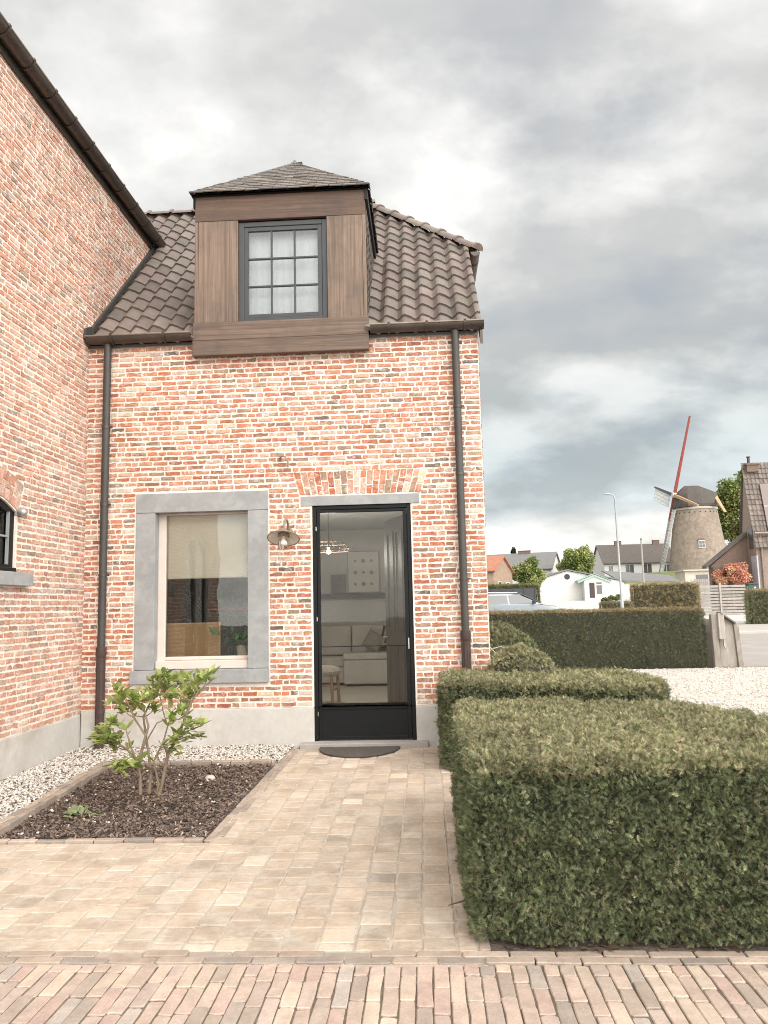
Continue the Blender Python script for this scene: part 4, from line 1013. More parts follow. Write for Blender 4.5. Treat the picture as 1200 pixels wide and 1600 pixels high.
def sprigs_on(P, Nn, size, topness, fine, out_up=.35, side=SIDEC, top=TOPC, drop=0.0):
    n = len(P)
    bumpy = nz(P, 5.0) * .03 + nz(P, 15.0) * .034; P = P + Nn * (bumpy + rng.uniform(-.025, .008, n))[:, None]
    dirs = Nn * .55 + rng.normal(size=P.shape) * .55 + np.array([[0, 0, out_up]]) * (1 - np.clip(Nn[:, 2:3], 0, 1))
    X, Y, Z = frames(dirs)
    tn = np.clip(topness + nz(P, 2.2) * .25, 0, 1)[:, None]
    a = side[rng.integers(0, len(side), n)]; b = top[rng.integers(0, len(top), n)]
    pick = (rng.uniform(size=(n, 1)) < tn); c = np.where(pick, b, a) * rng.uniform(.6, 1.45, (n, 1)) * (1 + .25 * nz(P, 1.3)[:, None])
    bv, bf = (SPV, SPF) if fine else (SPV2, SPF2)
    return scatter_np(bv, bf, P - Z * (size * .35), X, Y, Z, size * rng.uniform(.7, 1.25, n), c)
def hedge(name, label, poly, z0, z1, dens, size, fine=True, r=.07, rc=.12, group=None, parent=None, side=SIDEC, top=TOPC, domes=(), topband=.10, matf=None):
    loc = (sum(p[0] for p in poly) / len(poly), sum(p[1] for p in poly) / len(poly), z0)
    area = sum(poly[i - 1][0] * poly[i][1] - poly[i][0] * poly[i - 1][1] for i in range(len(poly)))
    if area < 0: poly = poly[::-1]
    t = thing(name, label, 'hedge', loc, group)
    rp = roundpoly(poly, rc); seglen = [math.hypot(rp[(i + 1) % len(rp)][0] - rp[i][0], rp[(i + 1) % len(rp)][1] - rp[i][1]) for i in range(len(rp))]; per = sum(seglen)
    # sides
    ns = int(per * (z1 - z0) * dens); s = rng.uniform(0, per, ns); cum = np.concatenate([[0], np.cumsum(seglen)]); idx = np.clip(np.searchsorted(cum, s) - 1, 0, len(rp) - 1)
    A = np.array(rp)[idx]; B = np.array(rp)[(idx + 1) % len(rp)]; tt = ((s - cum[idx]) / np.maximum(np.array(seglen)[idx], 1e-9))[:, None]; xy = A + (B - A) * tt
    e = B - A; nrm = np.stack([e[:, 1], -e[:, 0], np.zeros(ns)], 1); nrm = unit(nrm)
    z = z0 + .02 + (z1 - z0 - .02) * rng.uniform(0, 1, ns); k = np.clip((z - (z1 - r)) / r, 0, 1)
    nrm[:, 2] = k * 1.0; nrm = unit(nrm); P1 = np.concatenate([xy, z[:, None]], 1) - np.concatenate([nrm[:, :2], np.zeros((ns, 1))], 1) * (k ** 2 * r * .6)[:, None]
    nrm = unit(nrm + np.array([[0, 0, 0.0]]))
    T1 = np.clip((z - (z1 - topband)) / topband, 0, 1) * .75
    # top
    xs_ = [p[0] for p in rp]; ys_ = [p[1] for p in rp]; nt = int((max(xs_) - min(xs_)) * (max(ys_) - min(ys_)) * dens * 1.1)
    px = rng.uniform(min(xs_), max(xs_), nt); py = rng.uniform(min(ys_), max(ys_), nt); q = inside(px, py, rp); px, py = px[q], py[q]; nt = len(px)
    d, ex, ey_ = edge_dist(px, py, rp); k = np.clip(1 - d / r, 0, 1); zt = z1 - k ** 2 * r * .5
    N2 = np.stack([ex * k, ey_ * k, np.ones(nt)], 1)
    for (cx, cy, rx, ry, h) in domes:
        g = np.clip(1 - ((px - cx) / rx) ** 2 - ((py - cy) / ry) ** 2, 0, 1); zt = zt + h * g ** .7
        N2[:, 0] += np.where(g > 0, 1.6 * h * (px - cx) / rx ** 2, 0); N2[:, 1] += np.where(g > 0, 1.6 * h * (py - cy) / ry ** 2, 0)
    zt = zt + nz(np.stack([px, py, np.zeros(nt)], 1), 1.7) * .02
    P2 = np.stack([px, py, zt], 1); N2 = unit(N2)
    P = np.concatenate([P1, P2]); Nn = np.concatenate([nrm, N2]); T = np.concatenate([T1, np.full(nt, .93)])
    ex = rng.integers(0, len(P), len(P) // 45); P = np.concatenate([P, P[ex] + Nn[ex] * size * rng.uniform(.3, .9, (len(ex), 1))]); Nn = np.concatenate([Nn, Nn[ex]]); T = np.concatenate([T, T[ex]])
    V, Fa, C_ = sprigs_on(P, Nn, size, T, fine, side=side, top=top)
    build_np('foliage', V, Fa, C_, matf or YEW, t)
    mb = MB(); ins = min(.035, size * .6) + r * .5
    c0 = np.array(loc[:2]); core = []
    for (x, y) in rp:
        v = np.array([x, y]) - c0; L = np.linalg.norm(v); v = v * (1 - ins * 1.3 / L); core.append((c0[0] + v[0], c0[1] + v[1], z0 + .03))
    mb.prism(core, (0, 0, z1 - z0 - .03 - min(ins, .045)))
    for (cx, cy, rx, ry, h) in domes: mb.lathe([(1e-3 + math.cos(a_) * (rx - .05), z1 - .05 + math.sin(a_) * (h - .02)) for a_ in [PI / 2 * i / 6 for i in range(7)]], (cx, cy, 0), 18)
    mb.build('inner_twigs', HEDGECORE, t, smooth=False)
    return t
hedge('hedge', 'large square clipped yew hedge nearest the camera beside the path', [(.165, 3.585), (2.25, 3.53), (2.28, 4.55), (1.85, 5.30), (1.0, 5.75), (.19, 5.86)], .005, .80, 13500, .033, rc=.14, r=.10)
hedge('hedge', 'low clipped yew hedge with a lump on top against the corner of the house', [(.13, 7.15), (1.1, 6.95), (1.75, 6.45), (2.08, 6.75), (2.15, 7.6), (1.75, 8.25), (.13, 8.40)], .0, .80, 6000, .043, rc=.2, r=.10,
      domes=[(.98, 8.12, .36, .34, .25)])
hedge('hedge', 'long straight dark yew hedge with browned top behind the white gravel', [(-.2, 17.45), (6.2, 17.45), (6.25, 18.35), (-.2, 18.35)], -.03, 1.30, 2600, .062, fine=False, r=.10, rc=.14,
      side=SIDEC * .8, top=np.array([[.32, .225, .125], [.28, .21, .10], [.21, .17, .085]]), topband=.16)
def ball_bush(name, label, c, r, squash, dens, size, side, top):
    t = thing(name, label, 'bush', (c[0], c[1], 0)); n = int(4 * PI * r * r * dens); N_ = unit(rng.normal(size=(n, 3))); N_ = N_[N_[:, 2] > -.6]
    P = np.array(c) + N_ * r * np.array([1, 1, squash]); V, Fa, C_ = sprigs_on(P, N_, size, np.clip(N_[:, 2] * .9 - .15, 0, 1), True, side=side, top=top); build_np('foliage', V, Fa, C_, YEW, t)
    mb = MB(); mb.lathe([(1e-3 + (r - .06) * math.cos(a_), (r - .06) * squash * math.sin(a_)) for a_ in [-PI / 2 + PI * i / 12 for i in range(13)]], c, 20); mb.build('inner_twigs', HEDGECORE, t, smooth=True)
    return t
b_ = at(765, 1045, 11.4)
ball_bush('round_bush', 'rounded dark yew bush behind the house corner', (b_.x + .02, 11.4, .52), .73, .97, 2600, .07, SIDEC * 1.25, TOPC * .8)
# dry white twig curling out at the house corner
t_ = MB(); q0 = at(767, 1012, 8.75); q = [at(px, py, 8.75) for px, py in ((764, 1010), (772, 1018), (781, 1029), (786, 1033))]; t_.tube(q, .006, 6)
t_.tube([at(px, py, 8.75) for px, py in ((767, 1015), (775, 1012), (783, 1010), (789, 1014))], .005, 6)
o = t_.build('dry_twig', mat('dry_twig', (.52, .46, .38), .8, .1, 20, .1, 90), None, smooth=True); tag(o, 'pale dry twig curling from the house corner above the low hedge', 'twig')
# a little sprout leaning over the path at the hedge foot
hs = MB(); hs.tube([(.22, 3.95, .10), (.14, 3.93, .07), (.07, 3.92, .055)], [.005, .004, .002], 6)
o = hs.build('fallen_twig', mat('brown_twig', (.10, .07, .05), .8, .1, 20, .1, 90), None); tag(o, 'small brown twig poking out of the big hedge over the path', 'twig')

# =================================================================== SHRUB in the bed
t = thing('hydrangea_shrub', 'open branched young hydrangea shrub with light green leaves in the mulch bed', 'shrub', (-2.23, 6.2, 0))
SY = 6.2
def sp(px, py, dy_=0): return at(px, py, SY + dy_)
stems = [([(220, 1256), (219, 1215), (214, 1190), (200, 1172), (186, 1163), (176, 1160)], 0.0, .017), ([(216, 1200), (222, 1170), (232, 1135), (226, 1112), (212, 1100), (190, 1098)], .06, .013),
         ([(232, 1254), (236, 1205), (228, 1150), (224, 1120), (236, 1095), (258, 1078), (282, 1068)], .12, .013), ([(244, 1252), (255, 1215), (262, 1180), (278, 1150), (290, 1120), (300, 1095), (312, 1078), (330, 1064)], -.05, .017),
         ([(240, 1252), (248, 1225), (240, 1190), (252, 1165), (272, 1148), (300, 1140), (312, 1135)], -.14, .010), ([(214, 1192), (204, 1165), (197, 1140), (176, 1128)], -.12, .010),
         ([(262, 1180), (255, 1160), (262, 1135), (255, 1112), (250, 1088)], .15, .009), ([(219, 1215), (206, 1200), (190, 1198)], -.15, .008), ([(228, 1150), (210, 1122), (196, 1090), (186, 1075)], -.04, .009),
         ([(290, 1120), (300, 1085), (312, 1068)], .10, .008), ([(222, 1170), (245, 1130), (270, 1118)], -.08, .007), ([(258, 1200), (243, 1180), (238, 1200)], .0, .007), ([(236, 1205), (222, 1185)], .1, .007)]
mb = MB(); tips = []
for path, dpt, r0 in stems:
    pts = []; m = len(path)
    for i, (px, py) in enumerate(path):
        f_ = i / (m - 1); p_ = sp(px, py, dpt * (f_ ** .7) + random.uniform(-.015, .015)); pts.append(p_)
    if path[0][1] > 1250: pts[0].z = -.02
    mb.tube(pts, [r0 * (1 - .65 * i / (m - 1)) for i in range(m)], 8, col=(1, 1, 1)); tips.append((pts[-1], (pts[-1] - pts[-2]).normalized()))
    for i in range(2, m):
        if random.random() < .7: tips.append((pts[i], (pts[i] - pts[i - 1]).normalized()))
stem_mb = mb; (mat('shrub_bark', (.23, .165, .115), .85, .3, 30, .4, 120, stretch=(1, 1, .3)))
clus = [(152, 1155, .0), (165, 1140, .05), (165, 1158, -.1), (178, 1165, .03), (188, 1150, -.06), (180, 1130, -.1), (195, 1105, .0), (180, 1098, .08), (190, 1080, -.04), (210, 1090, .05), (222, 1100, -.06), (236, 1085, .1),
        (250, 1075, .1), (262, 1068, .02), (275, 1062, .14), (290, 1062, .05), (300, 1070, -.04), (312, 1062, .1), (322, 1058, -.02), (262, 1090, -.06), (278, 1085, -.1), (290, 1095, .03), (285, 1110, .0), (270, 1122, -.1), (300, 1135, -.14),
        (285, 1150, -.1), (270, 1160, -.12), (305, 1150, -.12), (262, 1170, -.05), (195, 1198, -.15), (208, 1194, -.12), (183, 1195, -.14), (240, 1110, .14), (228, 1090, -.05), (205, 1112, .06), (256, 1058, .05), (173, 1148, .1), (160, 1148, -.05), (246, 1062, .0), (300, 1082, .08)]
P_, Dr = [], []
for px, py, dd in clus:
    b = sp(px, py, dd)
    ctr = sp(240, 1150, 0)
    out = (b - ctr).normalized()
    for k in range(random.randint(16, 22)):
        th = random.uniform(0, 2 * PI); w = Vector((math.cos(th), math.sin(th), random.uniform(-.25, .75))) + out * .55
        P_.append(b + Vector((random.gauss(0, .026), random.gauss(0, .03), random.gauss(0, .022)))); Dr.append(w)
for p_, d_ in tips:
    for k in range(4):
        th = random.uniform(0, 2 * PI); P_.append(p_); Dr.append(Vector((math.cos(th), math.sin(th), .5)) + d_ * .6)
tw = stem_mb; nodes = [q for path, dpt, r0 in stems for q in [sp(px, py, dpt * .7) for px, py in path[1:]]]
for px, py, dd in clus:
    e_ = sp(px, py, dd); q0 = min(nodes, key=lambda q: (q - e_).length + (1 if q.z > e_.z else 0)); mid = q0.lerp(e_, .55) + Vector((random.gauss(0, .012), random.gauss(0, .012), -.015)); tw.tube([q0, mid, e_, e_ + (e_ - mid) * .5], [.0055, .004, .003, .0015], 6)
tw.build('stem', MATS['shrub_bark'], t, smooth=True)
P_ = np.array([tuple(q) for q in P_]); Dr = np.array([tuple(q) for q in Dr]); n = len(P_)
lc = np.array([[.33, .38, .11], [.40, .43, .15], [.25, .32, .085], [.44, .44, .19], [.18, .26, .07]])[rng.choice(5, n, p=[.3, .25, .22, .13, .1])] * rng.uniform(.85, 1.15, (n, 1))
V, Fa, C_ = leaf_cloud(P_, Dr, rng.uniform(.05, .108, n), lc, wid=.85); build_np('foliage', V, Fa, C_, LEAF, t)
# small weed by the border
n = 26; wp = at(122, 1272, 5.75); p = np.array([[wp.x, 5.78, .02]]) + rng.normal(size=(n, 3)) * [.05, .04, .004]; d = rng.normal(size=(n, 3)) * [1, 1, .2] + [0, 0, .35]
V, Fa, C_ = leaf_cloud(p, d, rng.uniform(.05, .10, n), np.array([[.20, .23, .11]]) * rng.uniform(.8, 1.2, (n, 1))); o = build_np('weed', V, Fa, C_, LEAF); tag(o, 'low pale green weed growing by the brick border in the mulch', 'weed')
o = MB().lathe([(0, .03), (.03, .028), (.045, .012), (.05, -.02)], tuple(at(328, 1218, 6.95).xy) + (.012,), 14).build('drain_spout', mat('clay_spout', (.5, .42, .34), .8, .2, 20, .2, 90), None, smooth=True); tag(o, 'small pale stone lying in the mulch near the path', 'stone')

# =================================================================== BACKGROUND
BRICKFAR = mat('far_brick', (.30, .205, .15), .9, .22, 2.0, .3, 12, blotch=((.38, .29, .22), .5, .7, 5))
BRICKDK = mat('far_dark_brick', (.17, .115, .09), .9, .15, 4, .3, 20, blotch=((.22, .16, .125), .5, .7, 9))
ROOFDK = mat('far_dark_roof', (.105, .088, .076), .85, .2, 2.5, .4, 14); ROOFRED = mat('far_red_roof', (.36, .15, .09), .85, .2, 2.5, .4, 14); ROOFGR = mat('far_grey_roof', (.17, .165, .16), .85, .12, 1.5, .3, 20)
def gable_house(name, label, origin, rotz, L, Wd, eave, ridge, wallm, roofm, wins=(), chims=(), base=-1.0, hip=0):
    """ridge along local x (length L, from 0 to L), front faces -y at y = 0; windows (x, z, w, h) on the front or ('g', y, z, w, h) on the gable x = L"""
    t = thing(name, label, 'house', origin); t.rotation_euler.z = rotz
    def bld(mb, nm, m, par=t, **k):
        mb.v = [tuple(Vector(p) + wloc(par)) for p in mb.v]; return mb.build(nm, m, par, **k)
    mb = MB(); mb.prism([(0, 0, base), (0, Wd, base), (0, Wd, eave), (0, Wd / 2, ridge - .02), (0, 0, eave)], (L, 0, 0)); bld(mb, 'wall', wallm)
    mb = MB(); ov = .25; sl = (ridge - eave) / (Wd / 2)
    for s in (0, 1):
        y0, y1 = (-ov, Wd / 2) if not s else (Wd + ov, Wd / 2)
        mb.prism([(-ov, y0, eave - sl * ov + .03), (L + ov, y0, eave - sl * ov + .03), (L + ov - hip, y1, ridge + .03), (-ov + hip, y1, ridge + .03)], (0, 0, .14))
    rf = bld(mb, 'roof', roofm)
    mb = MB(); mb.tube([(-ov, -ov - .05, eave - sl * ov + .03), (L + ov, -ov - .05, eave - sl * ov + .03)], .07, 8); bld(mb, 'gutter', ZINC)
    for (cx, w, h) in chims:
        mb = MB(); mb.box(cx - w / 2, Wd / 2 - .3, ridge - .6, cx + w / 2, Wd / 2 + .3, ridge + h); mb.box(cx - w / 2 - .06, Wd / 2 - .36, ridge + h, cx + w / 2 + .06, Wd / 2 + .36, ridge + h + .09); bld(mb, 'chimney', BRICKDK)
    for wdef in wins:
        mb = MB(); f = .07
        if wdef[0] == 'g':
            _, y, z, w, h = wdef; mb.box(L - .05, y, z, L + .03, y + w, z + f); mb.box(L - .05, y, z + h - f, L + .03, y + w, z + h); mb.box(L - .05, y, z + f, L + .03, y + f, z + h - f); mb.box(L - .05, y + w - f, z + f, L + .03, y + w, z + h - f)
            wn = bld(mb, 'window', WHITE); mb = MB(); mb.box(L - .04, y + f, z + f, L + .01, y + w - f, z + h - f)
        else:
            x, z, w, h = wdef; mb.box(x, -.03, z, x + w, .05, z + f); mb.box(x, -.03, z + h - f, x + w, .05, z + h); mb.box(x, -.03, z + f, x + f, .05, z + h - f); mb.box(x + w - f, -.03, z + f, x + w, .05, z + h - f); mb.box(x + w / 2 - .03, -.025, z + f, x + w / 2 + .03, .05, z + h - f); mb.box(x - .1, -.1, z - .08, x + w + .1, .04, z - .002)
            wn = bld(mb, 'window', WHITE); mb = MB(); mb.box(x + f, -.01, z + f, x + w - f, .04, z + h - f)
        mb.v = [tuple(Vector(p) + wloc(wn)) for p in mb.v]; mb.build('pane', GLASSFAR, wn)
    return t
# red tiled brick house on the far left (just past the house corner)
zb = terrain(80); g = at(771, 900, 80)
gable_house('brick_cottage', 'brick cottage with a red tiled roof beyond the dark fence', (g.x - 8 * math.cos(math.radians(-22)), 80 + 8 * math.sin(math.radians(22)), zb), math.radians(-22), 8.0, 7.2, 3.55, 6.1 - .95, BRICKFAR, ROOFRED,
            [('g', 1.6, 1.2, 1.2, 1.3), ('g', 4.6, 1.2, 1.2, 1.3)])
# grey house behind
g = at(861, 886, 112); zb = terrain(112)
gable_house('pale_house', 'pale house with a wide grey roof between two trees', (g.x - 10.5 * math.cos(.35), 112 + 10.5 * math.sin(.35), zb), -.35, 10.5, 8.0, g.z - zb - .2, g.z - zb + 2.3, WHITE, ROOFGR, [(7.3, 2.9, 2.0, 1.25)], [(5.8, 1.8, .45)])
g = at(924, 893, 150); zb = terrain(140)
gable_house('grey_shed_house', 'sliver of grey roofed house behind the round tree', (g.x, 150, zb), 0, 4.5, 6, g.z - zb, g.z - zb + 1.6, BRICKDK, ROOFGR)
# white terrace
g = at(944, 880, 132); g2 = at(1056, 879, 132); zb = terrain(132); zz = g.z - zb; rr = at(960, 853, 137).z - zb; Lr = g2.x - g.x
gable_house('white_terrace', 'long white terrace house with brown roof and two chimneys left of the windmill', (g.x, 132, zb), 0, Lr, 9, zz, rr, WHITE, ROOFDK,
            [(Lr * .055, zz - 1.55, .85, 1.15), (Lr * .29, zz - 1.9, 1.5, 1.6), (Lr * .54, zz - 1.9, 1.5, 1.6), (Lr * .82, zz - 1.7, 1.1, 1.3)], [(Lr * .30, 1.1, .7), (Lr * .85, 1.1, .7)])
# white bungalow with green porch
YBG = 97.; zb = terrain(YBG)
t = thing('bungalow', 'low white bungalow with a green edged porch and dark door', 'house', (at(900, 930, YBG).x, YBG, zb))
L0, AP, R0 = at(806, 917, YBG), at(886, 892, YBG), at(972, 908, YBG)
mb = MB(); mb.prism([(L0.x, YBG, zb - 1), (R0.x, YBG, zb - 1), (R0.x, YBG, R0.z), (AP.x, YBG, AP.z), (L0.x, YBG, L0.z)], (0, 14, 0)); E2 = at(1062, 910, YBG + 2)
mb.box(R0.x + .01, YBG + 2, zb - 1, E2.x, YBG + 12, E2.z); mb.build('wall', WHITE, t)
mb = MB(); up_ = Vector((0, 0, .05))
mb.prism([L0 + up_ + Vector((-.3, -.25, -.1)), AP + up_ + Vector((0, -.25, 0)), AP + up_ + Vector((0, 14.2, 0)), L0 + up_ + Vector((-.3, 14.2, -.1))], (0, 0, .16)); 
mb.prism([AP + up_ + Vector((0.001, -.25, 0)), R0 + up_ + Vector((.3, -.25, -.06)), R0 + up_ + Vector((.3, 14.2, -.06)), AP + up_ + Vector((0.001, 14.2, 0))], (0, 0, .16))
ea, eb = at(968, 908.5, YBG + 1.6), at(1064, 909.5, YBG + 1.6); ra, rb_ = at(940, 893, YBG + 7), at(1046, 900, YBG + 7)
mb.prism([ea, eb, rb_, ra], (0, 0, .14)); mb.build('roof', ROOFGR, t)
mb = MB(); v_ = at(886, 900, YBG); mb.lathe([(.02, .06), (.32, .06), (.36, 0)], (v_.x, YBG, v_.z - .1), 16, (0, -1, 0)); mb.build('gable_vent', mat('vent_dark', (.03, .03, .03), .6, .1, 5, 0), t)
PY = YBG - 1.6; mb = MB(); pl, pr = at(913, 912, PY), at(975, 912, PY); pe0, pe1 = at(902, 908.5, PY), at(955, 908, PY); pa_ = at(928, 897.5, PY)
mb.prism([(pl.x, PY, zb - 1), (pr.x, PY, zb - 1), (pr.x, PY, pl.z), (pe1.x - .3, PY, pe1.z), (pa_.x, PY, pa_.z - .15), (pl.x, PY, pe0.z + .05)], (0, 1.59, 0)); porch = mb.build('porch', WHITE, t)
GREEN = mat('mint_green_trim', (.33, .45, .39), .6, .08, 4, .02, 50)
mb = MB()
mb.prism([pe0, pa_, pa_ - Vector((0, 0, .24)), pe0 - Vector((-.1, 0, .2))], (0, -.2, 0)); mb.prism([pa_ + Vector((.01, 0, 0)), pe1, pe1 - Vector((.1, 0, .2)), pa_ - Vector((-.01, 0, .24))], (0, -.2, 0)); mb.build('barge_board', GREEN, porch)
mb = MB(); mb.prism([pe0 + Vector((0, -.3, .05)), pa_ + Vector((0, -.3, .05)), pa_ + Vector((0, 3, .05)), pe0 + Vector((0, 3, .05))], (0, 0, .06)); mb.prism([pa_ + Vector((.01, -.3, .05)), pe1 + Vector((0, -.3, .05)), pe1 + Vector((0, 3, .05)), pa_ + Vector((.01, 3, .05))], (0, 0, .06)); mb.build('porch_roof', GREEN, porch)
d0, d1 = at(920.5, 910.5, PY), at(930, 934, PY); mb = MB(); mb.box(d0.x, PY - .03, d1.z, d1.x, PY - .002, d0.z); mb.build('door', mat('dark_brown_door', (.05, .03, .025), .4, .1, 5, 0), t)
d0, d1 = at(932, 914.5, PY), at(941, 928, PY); mb = MB(); mb.box(d0.x, PY - .03, d1.z, d1.x, PY - .002, d0.z); mb.box(d0.x, PY - .03, d0.z + .14, d1.x, PY - .002, d0.z + .36); w_ = mb.build('window', GLASSFAR, t)
# windmill
WMY = 120.; zb = terrain(WMY)
wc = at(1089, 850, WMY); hub = at(1053.7, 774, WMY); ztop = at(1089, 793, WMY).z
mill = thing('windmill', 'old brick tower windmill with red and white sails', 'windmill', (wc.x, WMY, zb))
mb = MB(); zbm = zb - 1; prof = []
for i in range(13):
    k = i / 12; prof.append((3.08 + 2.0 * (1 - k), zbm + (ztop - zbm) * k))
mb.lathe(prof, (wc.x + .1, WMY, 0), 40)
MILLB = mat('mill_brick', (.26, .205, .16), .95, .22, 1.1, .4, 10, blotch=((.34, .28, .225), .48, .68, 2.2)); mb.build('tower', MILLB, mill, smooth=True)
a0, a1, a2 = at(1117, 830, WMY - 2), at(1137, 858, WMY - 2), at(1150, 900, WMY - 2)
mb = MB(); q = [at(1100, 818, WMY), at(1118, 832, WMY), at(1126, 845, WMY), at(1136, 858, WMY), at(1150, 866, WMY), at(1150, 905, WMY), at(1100, 905, WMY)]; mb.prism([(p_.x, WMY - 1.0, p_.z) for p_ in q], (0, 3, 0)); mb.build('buttress', MILLB, mill)
CAPM = mat('cap_boards', (.07, .058, .046), .7, .25, 1.4, .3, 8, stretch=(1, 1, .12)); mb = MB()
rings = [(ztop - .12, -3.4, 3.3, 3.3), (ztop + .3, -3.42, 3.42, 3.3), (ztop + 2.05, -3.05, 3.4, 2.5), (ztop + 3.4, -1.45, .85, .35)]
vs = []; sg = 12; rings = [(z_, a_ + .1, b_2, w_2) for z_, a_, b_2, w_2 in rings]
for (z_, xa, xb, ry) in rings:
    for j in range(sg):
        th = 2 * PI * j / sg; c_ = math.cos(th); s_ = math.sin(th); c_ = math.copysign(abs(c_) ** .75, c_); s_ = math.copysign(abs(s_) ** .75, s_); vs.append((wc.x + (xa + xb) / 2 + (xb - xa) / 2 * c_, WMY + ry * s_, z_ ))
fs = [(i * sg + j, i * sg + (j + 1) % sg, (i + 1) * sg + (j + 1) % sg, (i + 1) * sg + j) for i in range(len(rings) - 1) for j in range(sg)] + [tuple((len(rings) - 1) * sg + j for j in range(sg)), tuple(range(sg - 1, -1, -1))]
mb.add(vs, fs); mb.build('cap', CAPM, mill)
mb = MB(); mb.lathe([(3.2, ztop - .55), (3.28, ztop - .5), (3.28, ztop - .2), (3.2, ztop - .15)], (wc.x + .1, WMY, 0), 40); mb.build('cap_ring', mat('pale_ring', (.42, .38, .33), .9, .1, 3, .1, 20), mill, smooth=True)
mb = MB()
for k in range(26):
    th = 2 * PI * k / 26; c_ = Vector((wc.x + .1 + 3.22 * math.cos(th), WMY + 3.22 * math.sin(th), ztop - 1.0)); mb.lathe([(0, .03), (.10, .03), (.10, -.06)], c_, 6, (math.cos(th), math.sin(th), 0))
mb.build('putlog_hole', mat('hole_dark', (.03, .025, .02), .9, .1, 3, 0), mill)
for (px, py, w, h) in ((1097, 850, .95, 1.15), (1099, 879, .95, 1.0)):
    c_ = at(px, py, WMY - 4.0); mb = MB()
    mb.box(c_.x - w / 2, c_.y, c_.z - h / 2, c_.x + w / 2, c_.y + 1, c_.z + h / 2); wn = mb.build('window', WHITE, mill)
    mb = MB()
    for sx in (-1, 1):
        for sz in (-1, 1): mb.box(c_.x + sx * w * .23 - w * .19, c_.y - .03, c_.z + sz * h * .23 - h * .19, c_.x + sx * w * .23 + w * .19, c_.y - .002, c_.z + sz * h * .23 + h * .19)
    mb.build('pane', GLASSFAR, wn)
    mb = MB(); mb.prism([(c_.x - w * .62, c_.y, c_.z + h * .5 + .01), (c_.x + w * .62, c_.y, c_.z + h * .5 + .01), (c_.x + w * .4, c_.y, c_.z + h * .5 + .28), (c_.x - w * .4, c_.y, c_.z + h * .5 + .28)], (0, .9, 0)); mb.build('window_arch', BRICKDK, wn)
s2 = Vector((.06, .96, .25)).normalized(); s1 = Vector((.17, -.27, .95)); s1 = (s1 - s2 * s1.dot(s2)).normalized(); axl = s1.cross(s2).normalized()
SAILRED = mat('red_sail_paint', (.27, .048, .035), .55, .2, 2, .1, 20); SAILW = mat('white_sail_lattice', (.55, .54, .50), .7, .12, 3, .05, 20); SAILWOOD = mat('bare_timber', (.42, .28, .15), .7, .2, 3, .1, 20)
mb = MB(); mb.tube([hub - axl * .3, hub + Vector((2.2, 0, -.1))], .28, 12); mb.build('windshaft', CAPM, mill, smooth=True)
mb = MB(); mb.lathe([(0, -.35), (.45, -.35), (.5, 0), (.45, .35), (0, .38)], hub, 14, axl); mb.build('hub', SAILW, mill, smooth=True)
def bar(mb, a, b, w, h, e1, e2, **k):
    a, b = Vector(a), Vector(b); mb.add([a - e1 * w - e2 * h, a + e1 * w - e2 * h, a + e1 * w + e2 * h, a - e1 * w + e2 * h, b - e1 * w * .55 - e2 * h * .55, b + e1 * w * .55 - e2 * h * .55, b + e1 * w * .55 + e2 * h * .55, b - e1 * w * .55 + e2 * h * .55],
        [(0, 3, 2, 1), (4, 5, 6, 7), (0, 1, 5, 4), (1, 2, 6, 5), (2, 3, 7, 6), (3, 0, 4, 7)], **k)
LS = 12.4
for dirv, lat, m_, full, spl in ((s1, s2, SAILRED, 'pegs', None), (-s1, -s2, SAILRED, 'lattice', 4.0), (s2, -s1, DARKGREY, 'lattice', None), (-s2, s1, SAILWOOD, None, None)):
    mb = MB(); bar(mb, hub, hub + dirv * (LS if not spl else spl + 0.5), .22, .22, lat, axl)
    so = mb.build('sail', m_, mill)
    if spl:
        mb = MB(); bar(mb, hub + dirv * spl, hub + dirv * LS, .17, .17, lat, axl); mb.build('stock_end', mat('grey_stock', (.40, .37, .34), .7, .15, 3, .05, 20), so)
        mb = MB(); bar(mb, hub + dirv * 2.0 - lat * .3, hub + dirv * 9 - lat * .25, .10, .14, lat, axl); mb.build('red_edge', SAILRED, so)
    if full == 'lattice':
        mb = MB(); wl = 2.1
        for k in range(19): p_ = hub + dirv * (2.2 + 9.6 * k / 18); bar(mb, p_, p_ + lat * wl, .045, .045, dirv, axl)
        for k in range(4): q_ = lat * (.5 + (wl - .5) * k / 3); bar(mb, hub + dirv * 2.2 + q_, hub + dirv * 11.8 + q_, .06, .05, lat, axl)
        mb.build('sail_lattice', SAILW, so)
    if full == 'pegs':
        mb = MB()
        for k in range(5): p_ = hub + dirv * (LS - .2 - k * .45); bar(mb, p_, p_ + lat * 2.0, .035, .035, dirv, axl)
        mb.build('sail_peg', SAILW, so)
mb = MB(); e0, e1 = at(1115, 772, WMY - 1), at(1133, 800, WMY - 6); bar(mb, e0, e1, .3, .3, Vector((0, 1, 0)), Vector((1, 0, 0))); mb.build('tail_beam', SAILWOOD, mill)
